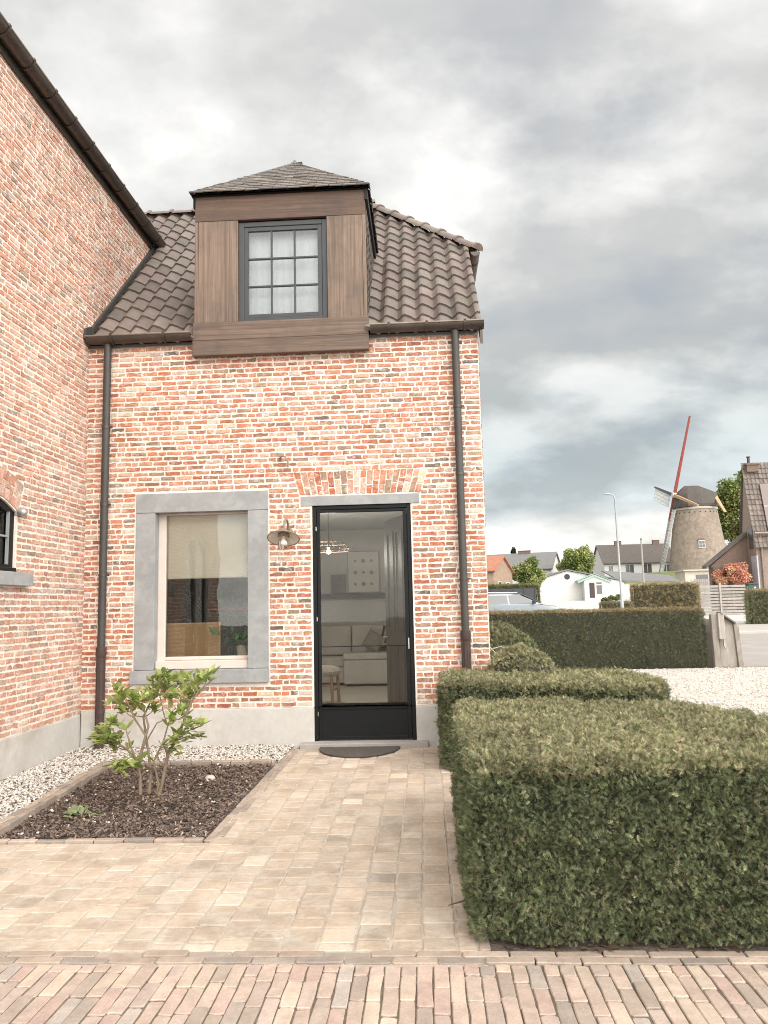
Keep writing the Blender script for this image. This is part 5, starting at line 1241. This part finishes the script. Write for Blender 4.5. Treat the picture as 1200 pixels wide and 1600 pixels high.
# grassy mill mound
mb = MB(); m0 = at(960, 902, 113); m1_ = at(1120, 902, 113); n = 24; vs = []; 
for i in range(n + 1):
    x = m0.x + (m1_.x - m0.x) * i / n; h = (math.sin(PI * min(1, i / n * 1.6 + .05) * .5)) * 2.1
    for (yy, k) in ((111, -.6), (114, .55), (117, 1), (130, 1)): vs.append((x, yy, terrain(113) + 1.6 + h * k + .15 * mnoise.noise(Vector((x * .8, yy, 0)))))
mb.add(vs, [(i * 4 + j, (i + 1) * 4 + j, (i + 1) * 4 + j + 1, i * 4 + j + 1) for i in range(n) for j in range(3)])
tag(mb.build('terrain', mat('rough_grass', (.13, .155, .055), .95, .35, 1.5, .6, 8), None, smooth=True), kind='structure')
mb = MB(); c0, c1 = at(1070, 893, 106), at(1113, 905, 106); mb.box(c0.x, 106, terrain(106) - 1, c1.x, 110, at(1090, 892, 106).z); d0, d1 = at(1087, 898, 106), at(1107, 908, 106)
s_ = thing('low_shed', 'low pale shed with a dark opening at the foot of the windmill', 'shed', (c0.x, 106, terrain(106))); mb.build('wall', mat('pale_render', (.55, .49, .41), .9, .1, 1, .1, 10), s_); MB().box(d0.x, 105.95, terrain(106) - 1, d1.x, 105.995, d0.z).build('opening', GLASSFAR, s_)
MB().box(c0.x - .3, 105.6, at(1090, 892, 106).z + .01, c1.x + .3, 110.3, at(1090, 890.5, 106).z + .05).build('roof', mat('flat_roof_edge', (.50, .45, .39), .9, .1, 1, .1, 10), s_)

# trees
def tree(name, label, base, crown_c, rad, nclump, nleaf, leaf, cols, trunk_r=.25, group=None, shape=1.0, cr=.36):
    nleaf = int(nleaf * 2.6); leaf *= .62; nclump = int(nclump * 1.5)
    t = thing(name, label, 'tree', (base[0], base[1], base[2])); bx_ = Vector(base); cc = Vector(crown_c); mb = MB()
    mb.tube([bx_ - Vector((0, 0, 1)), bx_.lerp(cc, .5), cc], [trunk_r, trunk_r * .75, trunk_r * .3], 10)
    cl = []
    for i in range(nclump):
        v = rng.normal(size=3); v /= np.linalg.norm(v); rr = rng.uniform(.25, .95) ** .6; taper = 1.0 if shape == 1.0 else max(.1, 1 - (v[2] * rr * .5 + .5) * shape)
        c_ = Vector((cc.x + v[0] * rad[0] * rr * taper, cc.y + v[1] * rad[1] * rr * taper, cc.z + v[2] * rad[2] * rr)); cl.append(c_)
        if i < 12: mb.tube([bx_.lerp(cc, .45), bx_.lerp(cc, .6).lerp(c_, .5), c_], [trunk_r * .4, trunk_r * .25, .03], 6)
    mb.build('trunk', BARK, t, smooth=True)
    P, C = [], []
    for c_ in cl:
        k = nleaf // nclump; v = unit(rng.normal(size=(k, 3))) * (rng.uniform(0, 1, (k, 1)) ** .5) * np.array(rad) * cr * rng.uniform(.6, 1.2)
        P.append(np.array(c_) + v); C.append(np.tile(np.array(cols)[rng.integers(0, len(cols))] * rng.uniform(.8, 1.25), (k, 1)) * rng.uniform(.75, 1.25, (k, 1)))
    P = np.concatenate(P); C = np.concatenate(C); V, Fa, C_ = leaf_cloud(P, rng.normal(size=P.shape) + [0, 0, -.2], rng.uniform(.7, 1.3, len(P)) * leaf, C, wid=1.3); build_np('crown', V, Fa, C_, TREELEAF, t)
    return t
def ptree(name, label, px, py_c, rx, ry, Y, *a, **k):
    c = at(px, py_c, Y); s_ = Y / F; return tree(name, label, (c.x, Y, terrain(min(Y, 140))), tuple(c), (rx * s_, rx * s_ * .9, ry * s_), *a, **k)
GRN = [(.24, .28, .09), (.30, .33, .115), (.18, .225, .065), (.34, .35, .14)]
ptree('leafy_tree', 'bushy green tree beside the red roofed cottage', 822, 898, 23, 24, 88, 26, 5200, .42, [(.24, .265, .09), (.18, .22, .07), (.28, .30, .11)])
ptree('leafy_tree', 'round green tree in front of the pale house', 899, 878, 27, 22, 108, 30, 6500, .48, GRN)
ptree('conifer_tree', 'thin dark conifer top between cottage and pale house', 803, 868, 6, 14, 125, 14, 900, .5, [(.05, .065, .035), (.07, .08, .045)], shape=.95)
ptree('leafy_tree', 'tall dense green tree between windmill and right house', 1150, 804, 34, 56, 136, 44, 13000, .68, [(.17, .215, .065), (.21, .25, .08), (.13, .17, .05), (.27, .28, .095)], trunk_r=.35)
ptree('leafy_tree', 'narrow green tree rising behind the right house chimney', 1168, 772, 14, 45, 138, 16, 3600, .68, [(.18, .22, .065), (.23, .26, .08)], trunk_r=.3)
ptree('maple_shrub', 'salmon pink leaved maple behind the slat fence', 1143, 897, 25, 17, 47.5, 26, 4200, .16, [(.66, .31, .22), (.72, .38, .27), (.58, .27, .17), (.66, .42, .28)], trunk_r=.08)
ptree('leafy_bush', 'small yellow green bush at the foot of the street lamp', 958, 937, 14, 8, 52, 10, 1500, .16, [(.22, .24, .09), (.17, .19, .07)], trunk_r=.05)

# street furniture & boundary things
t = thing('street_lamp', 'tall grey street lamp with a curved arm', 'street lamp', (at(972, 940, 36).x, 36, terrain(36)))
lb_ = Vector((at(972, 940, 36).x, 36, terrain(36) - .1)); lt_ = at(966, 781, 36); lt_.x = lb_.x - .05; GALV = mat('galvanised_pole', (.34, .34, .335), .5, .12, 3, .03, 30, metal=.3)
mb = MB(); mb.tube([lb_, lb_.lerp(lt_, .2), lb_.lerp(lt_, .21), lt_], [.085, .085, .06, .038], 12); mb.tube([lt_, lt_ + Vector((-.02, 0, .15)), lt_ + Vector((-.10, 0, .24)), lt_ + Vector((-.22, 0, .27))], [.038, .034, .03, .026], 10); mb.build('pole', GALV, t, smooth=True)
mb = MB(); p_ = lt_ + Vector((-.30, 0, .27)); mb.tube([p_ + Vector((.12, 0, 0)), p_ + Vector((.05, 0, .02)), p_ + Vector((-.12, 0, .02)), p_ + Vector((-.2, 0, .01))], [.026, .055, .05, .02], 10); mb.build('lamp_head', GALV, t, smooth=True)
t = thing('utility_pole', 'thin grey utility pole in front of the white terrace', 'pole', (at(1005, 905, 90).x, 90, terrain(90))); ub = at(1004, 880, 90); u1_ = at(1002, 843, 90)
mb = MB(); mb.tube([(ub.x, 90, terrain(90) - .2), (ub.x, 90, u1_.z)], [.14, .09], 8); mb.build('post', mat('grey_wood_pole', (.30, .28, .26), .8, .1, 2, .05, 10), t, smooth=True)
mb = MB(); mb.box(ub.x - .1, 89.9, u1_.z, ub.x + .1, 90.1, u1_.z + .12); mb.build('cap', ZINC, t)
# brown clipped hedge block and neighbours
def pxhedge(label, px0, px1, pyt, Y, depth, dens, size, side, top, zdrop=0):
    a, b = at(px0, pyt, Y), at(px1, pyt, Y); return hedge('hedge', label, [(a.x, Y), (b.x, Y), (b.x * (Y + depth) / Y, Y + depth), (a.x * (Y + depth) / Y, Y + depth)], terrain(Y) - .05 - zdrop, (a.z + b.z) / 2, dens, size, fine=False, r=.12, rc=.2, side=side, top=top)
pxhedge('square brown winter hedge in front of the windmill', 986, 1090, 912, 42, 2.0, 260, .20, np.array([[.27, .205, .10], [.23, .18, .085], [.30, .24, .125]]), np.array([[.36, .29, .18], [.32, .26, .15]]))
pxhedge('clipped leafy hedge at the right edge behind the road', 1165, 1300, 921, 33.6, 2.2, 420, .17, np.array([[.20, .20, .095], [.24, .23, .115], [.15, .16, .075]]), np.array([[.30, .24, .14], [.32, .26, .15]]))
pxhedge('low green hedge on top of the dark fence behind the car', 755, 841, 914, 44, 1.6, 300, .2, np.array([[.12, .13, .05], [.10, .11, .04]]), np.array([[.19, .19, .08], [.16, .165, .07]]))
pxhedge('low trimmed brown hedge left of the street lamp', 937, 987, 941, 39, 1.0, 320, .17, np.array([[.18, .15, .07], [.15, .125, .06]]), np.array([[.22, .19, .1], [.2, .17, .09]]))
a, b = at(750, 921, 41), at(836, 921, 41)
t = thing('dark_fence', 'dark anthracite panel fence behind the parked car', 'fence', (a.x, 41, terrain(41)))
mb = MB()
for k in range(5): x0 = a.x + (b.x - a.x) * k / 5; mb.box(x0 + .02, 41, terrain(41) - .1, a.x + (b.x - a.x) * (k + 1) / 5 - .02, 41.05, a.z)
mb.build('panel', mat('anthracite_panel', (.045, .047, .05), .6, .12, 3, .1, 20), t)
for k in range(6):
    x0 = a.x + (b.x - a.x) * k / 5; mb = MB(); mb.box(x0 - .03, 40.97, terrain(41) - .1, x0 + .03, 41.06, a.z + .03); mb.build('post', DARKGREY, t)
# slat fence
FY = 45.; a, b = at(1089, 913, FY), at(1168, 912, FY); zb = terrain(FY)
t = thing('slat_fence', 'pale weathered horizontal slat fence beside the brown hedge', 'fence', (a.x, FY, zb))
nsl = 9; H_ = a.z - zb
for s in range(2):
    mb = MB(); x0 = a.x + (b.x - a.x) * (.0 if s == 0 else .455); x1 = a.x + (b.x - a.x) * (.44 if s == 0 else 1)
    for k in range(nsl): z_ = zb + .12 + (H_ - .15) * k / nsl; kk = random.uniform(.8, 1.1); mb.box(x0, FY + .02 * (k % 2), z_, x1, FY + .03 + .02 * (k % 2), z_ + (H_ - .15) / nsl * .70, col=(kk, kk, kk))
    mb.build('slat_panel', GREYWOODH, t)
for k in (0, .447, 1): mb = MB(); x0 = a.x + (b.x - a.x) * k; mb.box(x0 - .05, FY - .05, zb - .1, x0 + .05, FY - .005, zb + H_ + (.06 if k == .447 else .0)); mb.build('post', GREYWOOD, t)
g0, g1 = at(1169, 913, 37), at(1185, 922, 37); t = thing('utility_cabinet', 'small dark green cabinet standing between fence and hedge', 'cabinet', (g0.x, 37, terrain(37)))
GCAB = mat('cabinet_green', (.05, .085, .065), .5, .08, 3, .03, 30); mb = MB(); mb.box(g0.x, 37, terrain(37) - .05, g1.x, 37.35, g0.z); mb.build('body', GCAB, t, bevel=.02)
mb = MB(); mb.box(g0.x - .03, 36.97, g0.z + .001, g1.x + .03, 37.38, g0.z + .06); mb.build('lid', GCAB, t, bevel=.015); mb = MB(); mb.box(g1.x - .2, 36.985, g0.z - .2, g1.x - .1, 36.999, g0.z - .12); mb.build('sign_plate', WHITE, t)
# concrete post gate end beside the far hedge
PYY = 17.3; t = thing('concrete_fence', 'weathered concrete post and slab fence end beside the long hedge', 'fence', (6.5, PYY, 0))
CONCW = mat('weathered_concrete', (.27, .235, .20), .9, .22, 3, .3, 40, blotch=((.36, .325, .285), .5, .7, 5), stretch=(1, 1, .4))
def post(px0, px1, pyt, Y, lean=0, w=None):
    a, b = at(px0, pyt, Y), at(px1, pyt, Y); mb = MB(); mb.prism([(a.x, Y, -.05), (b.x, Y, -.05), (b.x + lean, Y, a.z - .015), ((a.x + b.x) / 2 + lean, Y, a.z + .02), (a.x + lean, Y, a.z)], (0, .13, 0)); mb.build('post', CONCW, t, bevel=.012)
post(1112, 1121.5, 960, PYY, -.02); post(1150, 1158, 973, 17.45, -.06)
a, b = at(1121, 960, 17.36), at(1150, 975, 17.55)
mb = MB(); mb.prism([(a.x, 17.36, .0), (b.x, 17.52, .0), (b.x, 17.52, b.z - .03), (a.x, 17.36, a.z)], (0, .06, 0)); mb.build('slab', CONCW, t, bevel=.006)
c0 = at(1122, 958, 17.2); mb = MB(); mb.box(c0.x + .0, 17.22, .62, c0.x + .13, 17.355, c0.z); mb.build('board', GREYWOOD, t, bevel=.005)
c1 = at(1130, 962, 17.2); mb = MB(); mb.prism([(c1.x, 17.28, .48), (c1.x + .035, 17.28, .40), (c1.x + .035, 17.28, c1.z), (c1.x, 17.28, c1.z)], (0, .05, 0)); mb.build('stake', mat('pale_stake', (.42, .38, .33), .8, .1, 5, .1, 30), t)
a, b = at(1127, 957, 17.2), at(1150, 972, 17.4); mb = MB(); mb.prism([a, b, b + Vector((.0, .28, .01)), a + Vector((0, .28, .01))], (0, 0, -.035)); mb.build('coping', mat('dark_coping', (.16, .14, .125), .8, .2, 6, .2, 40), t)
for k in range(4):
    a = at(1103, 960, 17.75); mb = MB(); mb.box(a.x - .35, 17.7, -.02 + k * .27, a.x + .24, 17.76, .25 + k * .27 - .004); mb.build('slab', CONCW, t, bevel=.006)
# house on the right with lean-to
HY = 47.; zb = terrain(HY); cnr = at(1183, 880, HY); XG = cnr.x; ev = at(1183, 829, HY).z
v = R @ np.array([1161. - 600, 731. - 800, F]); tt = XG / v[0]; ryy = v[1] * tt; rzz = CAMH + v[2] * tt
ht = thing('gabled_house', 'tall brick house with chimney and dark pantile roof at the right edge', 'house', (XG, HY, zb)); LX = 9.0
mb = MB(); hw = ryy - HY; mb.prism([(XG, HY, zb - .5), (XG, HY + 2 * hw, zb - .5), (XG, HY + 2 * hw, ev), (XG, ryy, rzz - .05), (XG, HY, ev)], (LX, 0, 0)); mb.build('wall', mat('grey_brown_brick', (.25, .19, .155), .9, .14, 5, .3, 22, blotch=((.31, .25, .21), .48, .66, 14)), ht)
sl_ = Vector((0, hw, rzz - ev)).normalized(); nn = Vector((0, -sl_.z, sl_.y)); m5 = tiles((0, HY - .25, ev - .25 * (rzz - ev) / hw + .08), (1, 0, 0), sl_, nn, XG - .12, XG + LX, 0, math.hypot(hw + .25, (rzz - ev) * (1 + .25 / hw)), .24, .34, .028, lambda: tuple(x * 1.1 for x in tilecol()), seg=6, lift=.05)
m5.prism([(XG - .1, ryy, rzz), (XG + LX, ryy, rzz), (XG + LX, HY + 2 * hw + .2, ev), (XG - .1, HY + 2 * hw + .2, ev)], (0, 0, .1), col=(.12, .1, .08)); rf = m5.build('roof', TILE, ht, smooth=True)
mb = MB(); p0 = at(1181, 737, 0.01 + HY + hw * .93); q_ = lambda x, s: Vector((x, HY - .25, ev - .25 * (rzz - ev) / hw + .08)) + sl_ * s + nn * .09; SLn = math.hypot(hw, rzz - ev)
mb.prism([q_(XG + .75, SLn * .21), q_(XG + 4.2, SLn * .21), q_(XG + 4.2, SLn * .985), q_(XG + .75, SLn * .985)], nn * .04); sp_ = mb.build('solar_panel', mat('bronze_panel', (.16, .115, .10), .25, .1, 1, 0), rf)
mb = MB(); mb.prism([q_(XG + .75, SLn * .62) + nn * .041, q_(XG + 4.2, SLn * .62) + nn * .041, q_(XG + 4.2, SLn * .635) + nn * .041, q_(XG + .75, SLn * .635) + nn * .041], nn * .006); mb.build('panel_joint', GALV, sp_)
mb = MB(); mb.tube([(XG - .15, HY - .33, ev - .18), (XG + LX, HY - .33, ev - .18)], .085, 10); mb.build('gutter', ZINCL, ht, smooth=True)
mb = MB(); mb.tube([(XG + .28, HY - .1, zb), (XG + .28, HY - .1, ev - .25)], .06, 10); mb.build('downpipe', ZINCL, ht, smooth=True)
mb = MB(); mb.box(XG + .12, ryy - .3, rzz - .3, XG + .82, ryy + .3, rzz + .12); mb.box(XG + .06, ryy - .38, rzz + .121, XG + .9, ryy + .38, rzz + .22); ch = mb.build('chimney', BRICKDK, ht)
mb = MB(); mb.tube([(XG + .36, ryy, rzz + .22), (XG + .36, ryy, rzz + .62)], .085, 10); mb.tube([(XG + .36, ryy, rzz + .64), (XG + .36, ryy, rzz + .70)], [.14, .11], 10); mb.build('flue', ZINC, ch, smooth=True)
def gx(px, py): v = R @ np.array([px - 600., py - 800., F]); t_ = XG / v[0]; return v[1] * t_, CAMH + v[2] * t_
(ya, za), (yb_, zb_) = gx(1175, 822), gx(1171.5, 858); mb = MB(); mb.box(XG - .03, ya, zb_, XG + .05, yb_, za); mb.build('window', GLASSFAR, ht)
(ya, za), (yb_, zb_) = gx(1183, 868), gx(1177.5, 910); mb = MB(); mb.box(XG - .03, ya + .02, zb_ - .6, XG + .05, yb_, za); wn = mb.build('door', mat('lilac_grey_door', (.42, .41, .45), .5, .06, 3, .02, 30), ht)
LY = gx(1168, 860)[0]; lt0, lt1 = at(1111, 884, LY), at(XG and 1167, 836, LY)
t = thing('lean_to', 'dark brick lean-to with sloping roof against the gabled house', 'outbuilding', (lt0.x, LY, terrain(LY)))
mb = MB(); mb.prism([(lt0.x, LY, terrain(LY) - .5), (XG - .01, LY, terrain(LY) - .5), (XG - .01, LY, lt1.z), (lt0.x, LY, lt0.z)], (0, .45, 0)); mb.build('wall', BRICKDK, t)
mb = MB(); mb.prism([(lt0.x - .35, LY - .15, lt0.z - .16), (XG - .012, LY - .15, lt1.z + .03), (XG - .012, LY - .15, lt1.z + .2), (lt0.x - .35, LY - .15, lt0.z + .0)], (0, .7, 0)); mb.build('roof', ROOFDK, t)
mb = MB(); mb.tube([(lt0.x + .06, LY - .06, terrain(LY)), (lt0.x + .06, LY - .06, lt0.z - .1)], .05, 8); mb.build('downpipe', DARKGREY, t, smooth=True)
g0, g1 = at(1084, 905, 60), at(1120, 905, 60); t = thing('plank_fence', 'short upright plank fence behind the slat fence', 'fence', (g0.x, 60, terrain(60))); mb = MB()
for k in range(12): x0 = g0.x + (g1.x - g0.x) * k / 12; kk = random.uniform(.85, 1.1); mb.box(x0, 60, terrain(60), x0 + (g1.x - g0.x) / 12 - .015, 60.03, g0.z + random.uniform(-.02, .02), col=(kk, kk, kk))
mb.build('plank_panel', GREYWOOD, t); mb = MB(); mb.box(g0.x, 60.031, terrain(60) + .4, g1.x, 60.08, terrain(60) + .5); mb.build('rail', GREYWOOD, t)

# parked estate car: side on, bonnet to the right
CY = 33.; zc = terrain(CY); nose = at(838, 945, CY).x
car = thing('parked_car', 'silver grey estate car parked behind the long hedge', 'car', (nose - 1.4, CY, zc))
def cx(x): return nose + x
PAINT = mat('silver_car_paint', (.20, .215, .23), .3, .04, 2, 0, metal=.6, coat=.6); W2 = .90
zc_ = zc + .06
# sections along x: (x, zlow, zbelt) for the lower body; greenhouse separately
body = [(-3.55, .55, .80, .80), (-3.45, .32, 1.02, .86), (-2.6, .25, 1.06, .9), (0.0, .24, 1.04, .90), (.35, .24, 1.0, .90), (.85, .25, .93, .88), (1.15, .35, .80, .80), (1.22, .50, .66, .70)]
mb = MB(); vs = []
for (x, zl, zh, w) in body:
    for (yy, zz_) in ((-w * .95, zl), (-w, (zl + zh) / 2), (-w * .94, zh), (-w * .5, zh + .045), (w * .5, zh + .045), (w * .94, zh), (w, (zl + zh) / 2), (w * .95, zl)): vs.append((cx(x), CY + W2 + yy, zc_ + zz_))
m = 8; fs = [(i * m + j, (i + 1) * m + j, (i + 1) * m + (j + 1) % m, i * m + (j + 1) % m) for i in range(len(body) - 1) for j in range(m)] + [tuple(range(m)), tuple((len(body) - 1) * m + j for j in range(m - 1, -1, -1))]
mb.add(vs, fs); body_ = mb.build('body', PAINT, car, smooth=True)
gh = [(-3.40, 1.05, 1.10, .80), (-3.05, 1.05, 1.46, .70), (-2.2, 1.05, 1.56, .68), (-1.2, 1.05, 1.57, .68), (-.65, 1.05, 1.50, .69), (.28, 1.04, 1.06, .80)]
mb = MB(); vs = []
for (x, zl, zh, w) in gh:
    for (yy, zz_) in ((-.84, zl), (-w, zh - .05), (-w * .8, zh), (w * .8, zh), (w, zh - .05), (.84, zl)): vs.append((cx(x), CY + W2 + yy, zc_ + zz_))
m = 6; fs = [(i * m + j, (i + 1) * m + j, (i + 1) * m + (j + 1) % m, i * m + (j + 1) % m) for i in range(len(gh) - 1) for j in range(m)] + [tuple(range(m)), tuple((len(gh) - 1) * m + j for j in range(m - 1, -1, -1))]
mb.add(vs, fs); mb.build('cabin', PAINT, car, smooth=True)
def side(xa, xb, xc, xd):   # a pane on the near side: bottom xa..xb, top xd..xc
    mb = MB(); P4 = []
    for x, top in ((xa, 0), (xb, 0), (xc, 1), (xd, 1)):
        zz_ = 1.085 if not top else 1.45; f_ = (zz_ - 1.05) / .46; P4.append(Vector((cx(x), CY + W2 - (.84 + (.685 - .84) * f_) - .004, zc_ + zz_)))
    mb.prism(P4, (0, -.006, .0)); mb.build('side_window', mat('car_glass', (.05, .056, .06), .08, .1, 2, 0, spec=1.0), car)
side(-3.2, -2.3, -2.25, -2.98); side(-2.2, -1.18, -1.22, -2.15); side(-1.1, -.02, -.62, -1.14)
mb = MB(); mb.prism([Vector((cx(.24), CY + W2 - .74, zc_ + 1.09)), Vector((cx(.24), CY + W2 + .74, zc_ + 1.09)), Vector((cx(-.60), CY + W2 + .62, zc_ + 1.50)), Vector((cx(-.60), CY + W2 - .62, zc_ + 1.50))], (.012, 0, .02)); mb.build('windscreen', MATS['car_glass'], car)
mb = MB(); mb.tube([(cx(-.12), CY - .02, zc_ + 1.12), (cx(-.10), CY - .12, zc_ + 1.16), (cx(-.08), CY - .2, zc_ + 1.15)], [.04, .10, .07], 10); mb.build('mirror', DARKGREY, car, smooth=True)
mb = MB(); mb.tube([(cx(-3.0), CY + .22, zc_ + 1.51), (cx(-2.2), CY + .25, zc_ + 1.60), (cx(-.75), CY + .25, zc_ + 1.57)], .018, 8); mb.build('roof_rail', STEEL, car, smooth=True)
for x in (-2.75, .30):
    for yy in (0.06, 2 * W2 - .06):
        mb = MB(); s_ = 1 if yy > 1 else -1; mb.lathe([(.2, -.1), (.31, -.1), (.33, -.07), (.33, .07), (.31, .1), (.2, .1)], (cx(x), CY + yy, zc_ + .27), 24, (0, 1, 0)); wh = mb.build('wheel', mat('tyre_rubber', (.02, .02, .02), .8, .1, 5, 0), car, smooth=True)
        mb = MB(); mb.lathe([(0, -.03 * 1), (.2, -.06), (.21, .06), (0, .03)], (cx(x), CY + yy, zc_ + .27), 12, (0, 1, 0)); mb.build('rim', STEEL, wh)
for yy in (.2, 1.6):
    mb = MB(); mb.lathe([(0, .06), (.10, .05), (.13, 0)], (cx(1.16), CY + yy, zc_ + .72), 14, (1, 0, .3)); mb.build('headlight', STEEL, car, smooth=True)

# =================================================================== SKY, SUN, CAMERA
SUN_EL, SUN_AZ = math.radians(36), math.radians(146)           # azimuth clockwise from +Y: behind the camera, to the right
w = bpy.data.worlds.new('World'); scene.world = w; w.use_nodes = True
nt = w.node_tree; nt.nodes.clear(); N_ = NT.__new__(NT); N_.t = nt; N_.n = nt.nodes; N_.l = nt.links
sky = N_.new('ShaderNodeTexSky', sky_type='NISHITA'); sky.sun_disc = False; sky.sun_elevation = SUN_EL; sky.sun_rotation = SUN_AZ; sky.air_density = 1.0; sky.dust_density = 1.5
tc = N_.new('ShaderNodeTexCoord'); sepx = N_.new('ShaderNodeSeparateXYZ'); N_.link(tc.outputs['Generated'], sepx.inputs[0])
zc2 = N_.math('ADD', N_.math('MAXIMUM', sepx.outputs['Z'], 0.0), .42)
cmb = N_.new('ShaderNodeCombineXYZ'); N_.link(N_.math('DIVIDE', sepx.outputs['X'], zc2), cmb.inputs[0]); N_.link(N_.math('DIVIDE', sepx.outputs['Y'], zc2), cmb.inputs[1])
mp = N_.new('ShaderNodeMapping'); mp.inputs['Location'].default_value = (3.1, 1.7, 0.4); mp.inputs['Scale'].default_value = (1.0, 1.25, 1); N_.link(cmb.outputs[0], mp.inputs[0]); cv = mp.outputs[0]
big = N_.noise(1.4, 4, .5, cv, .2); med = N_.noise(3.4, 8, .54, cv, .1); fin = N_.noise(8.5, 6, .55, cv, .15)
wn_ = N_.new('ShaderNodeTexNoise'); wn_.inputs['Scale'].default_value = 4.0; wn_.inputs['Detail'].default_value = 5; N_.link(cv, wn_.inputs['Vector'])
wm = N_.new('ShaderNodeVectorMath', operation='MULTIPLY_ADD'); N_.link(wn_.outputs['Color'], wm.inputs[0]); wm.inputs[1].default_value = (.30, .30, .30); N_.link(cv, wm.inputs[2])
vo = N_.new('ShaderNodeTexVoronoi', feature='SMOOTH_F1'); vo.inputs['Scale'].default_value = 3.6; vo.inputs['Smoothness'].default_value = .7; N_.link(wm.outputs[0], vo.inputs['Vector'])
puff = N_.math('SUBTRACT', .78, N_.math('MULTIPLY', vo.outputs['Distance'], .85))
body_n = N_.math('ADD', N_.math('MULTIPLY', big, .28), N_.math('ADD', N_.math('MULTIPLY', med, .34), N_.math('ADD', N_.math('MULTIPLY', fin, .14), N_.math('MULTIPLY', puff, .24))))
ccol = N_.ramp(body_n, [(.415, (.43, .435, .435)), (.46, (.515, .52, .515)), (.50, (.60, .60, .595)), (.52, (.66, .66, .65)), (.57, (.71, .705, .695))])
zen = N_.ramp(N_.math('ADD', sepx.outputs['Z'], N_.math('MULTIPLY', N_.math('SUBTRACT', med, .5), .16)), [(0.0, (1.12, 1.10, 1.05)), (.055, (1.26, 1.23, 1.17)), (.09, (1.18, 1.18, 1.15)), (.125, (.80, .88, .91)), (.17, (.71, .785, .81)), (.29, (.84, .86, .86)), (.42, (.98, .98, .97)), (.62, (1.04, 1.03, 1.02))])
ccol = N_.mix(1.0, ccol, zen, 'MULTIPLY')
# brighter veil round the hidden sun
sd = N_.new('ShaderNodeVectorMath', operation='DOT_PRODUCT'); N_.link(tc.outputs['Generated'], sd.inputs[0])
SUNV = Vector((math.sin(SUN_AZ) * math.cos(SUN_EL), math.cos(SUN_AZ) * math.cos(SUN_EL), math.sin(SUN_EL))); sd.inputs[1].default_value = SUNV
glow = N_.ramp(sd.outputs['Value'], [(.0, 1.0), (.35, 1.25), (.75, 2.0), (1.0, 3.2)]); 
gm = N_.new('ShaderNodeMapRange'); gm.interpolation_type = 'SMOOTHSTEP'; gm.inputs['From Min'].default_value = .12; gm.inputs['From Max'].default_value = 1.0; gm.inputs['To Min'].default_value = 1.0; gm.inputs['To Max'].default_value = 4.6; N_.link(sd.outputs['Value'], gm.inputs['Value'])
cs = N_.new('ShaderNodeVectorMath', operation='SCALE'); N_.link(ccol, cs.inputs[0]); N_.link(N_.math('MULTIPLY', gm.outputs[0], 12.6), cs.inputs['Scale'])
gap = N_.ramp(N_.math('ADD', N_.math('MULTIPLY', big, .6), N_.math('MULTIPLY', med, .4)), [(.36, .7), (.46, 1.0)])
fincol = N_.mix(gap, sky.outputs[0], cs.outputs[0])
bg = N_.new('ShaderNodeBackground'); bg.inputs['Strength'].default_value = .1; N_.link(fincol, bg.inputs['Color']); ow = N_.new('ShaderNodeOutputWorld'); N_.link(bg.outputs[0], ow.inputs['Surface'])

sun = bpy.data.lights.new('sun', 'SUN'); sun.energy = 1.5; sun.angle = math.radians(50); sun.color = (1.0, .94, .85)
so = bpy.data.objects.new('sun', sun); COL.objects.link(so); so.rotation_euler = SUNV.to_track_quat('Z', 'Y').to_euler(); so.location = (0, -5, 12)
pl_ = bpy.data.lights.new('pendant_bulb_light', 'POINT'); pl_.energy = 36; pl_.color = (1.0, .96, .90); pl_.shadow_soft_size = .05
po = bpy.data.objects.new('pendant_bulb_light', pl_); COL.objects.link(po); po.location = (-1.42, 11.4, 2.24)

cam = bpy.data.cameras.new('camera'); cam.sensor_fit = 'VERTICAL'; cam.sensor_height = 32.0; cam.lens = F / 1600 * 32; cam.clip_end = 3000; cam.clip_start = .05
co = bpy.data.objects.new('camera', cam); COL.objects.link(co)
Mx = Matrix.Identity(4)
for r in range(3): Mx[r][0] = R[r, 0]; Mx[r][1] = -R[r, 1]; Mx[r][2] = -R[r, 2]
Mx[2][3] = CAMH
co.matrix_world = Mx; scene.camera = co
scene.render.resolution_x, scene.render.resolution_y = 768, 1024
scene.view_settings.view_transform = 'Standard'; scene.view_settings.look = 'None'; scene.view_settings.gamma = 1.0; scene.view_settings.exposure = 0.3
scene.cycles.use_denoising = True; scene.cycles.filter_width = 1.0
scene.cycles.denoising_prefilter = 'NONE'
scene.cycles.transparent_max_bounces = 12; scene.cycles.max_bounces = 8
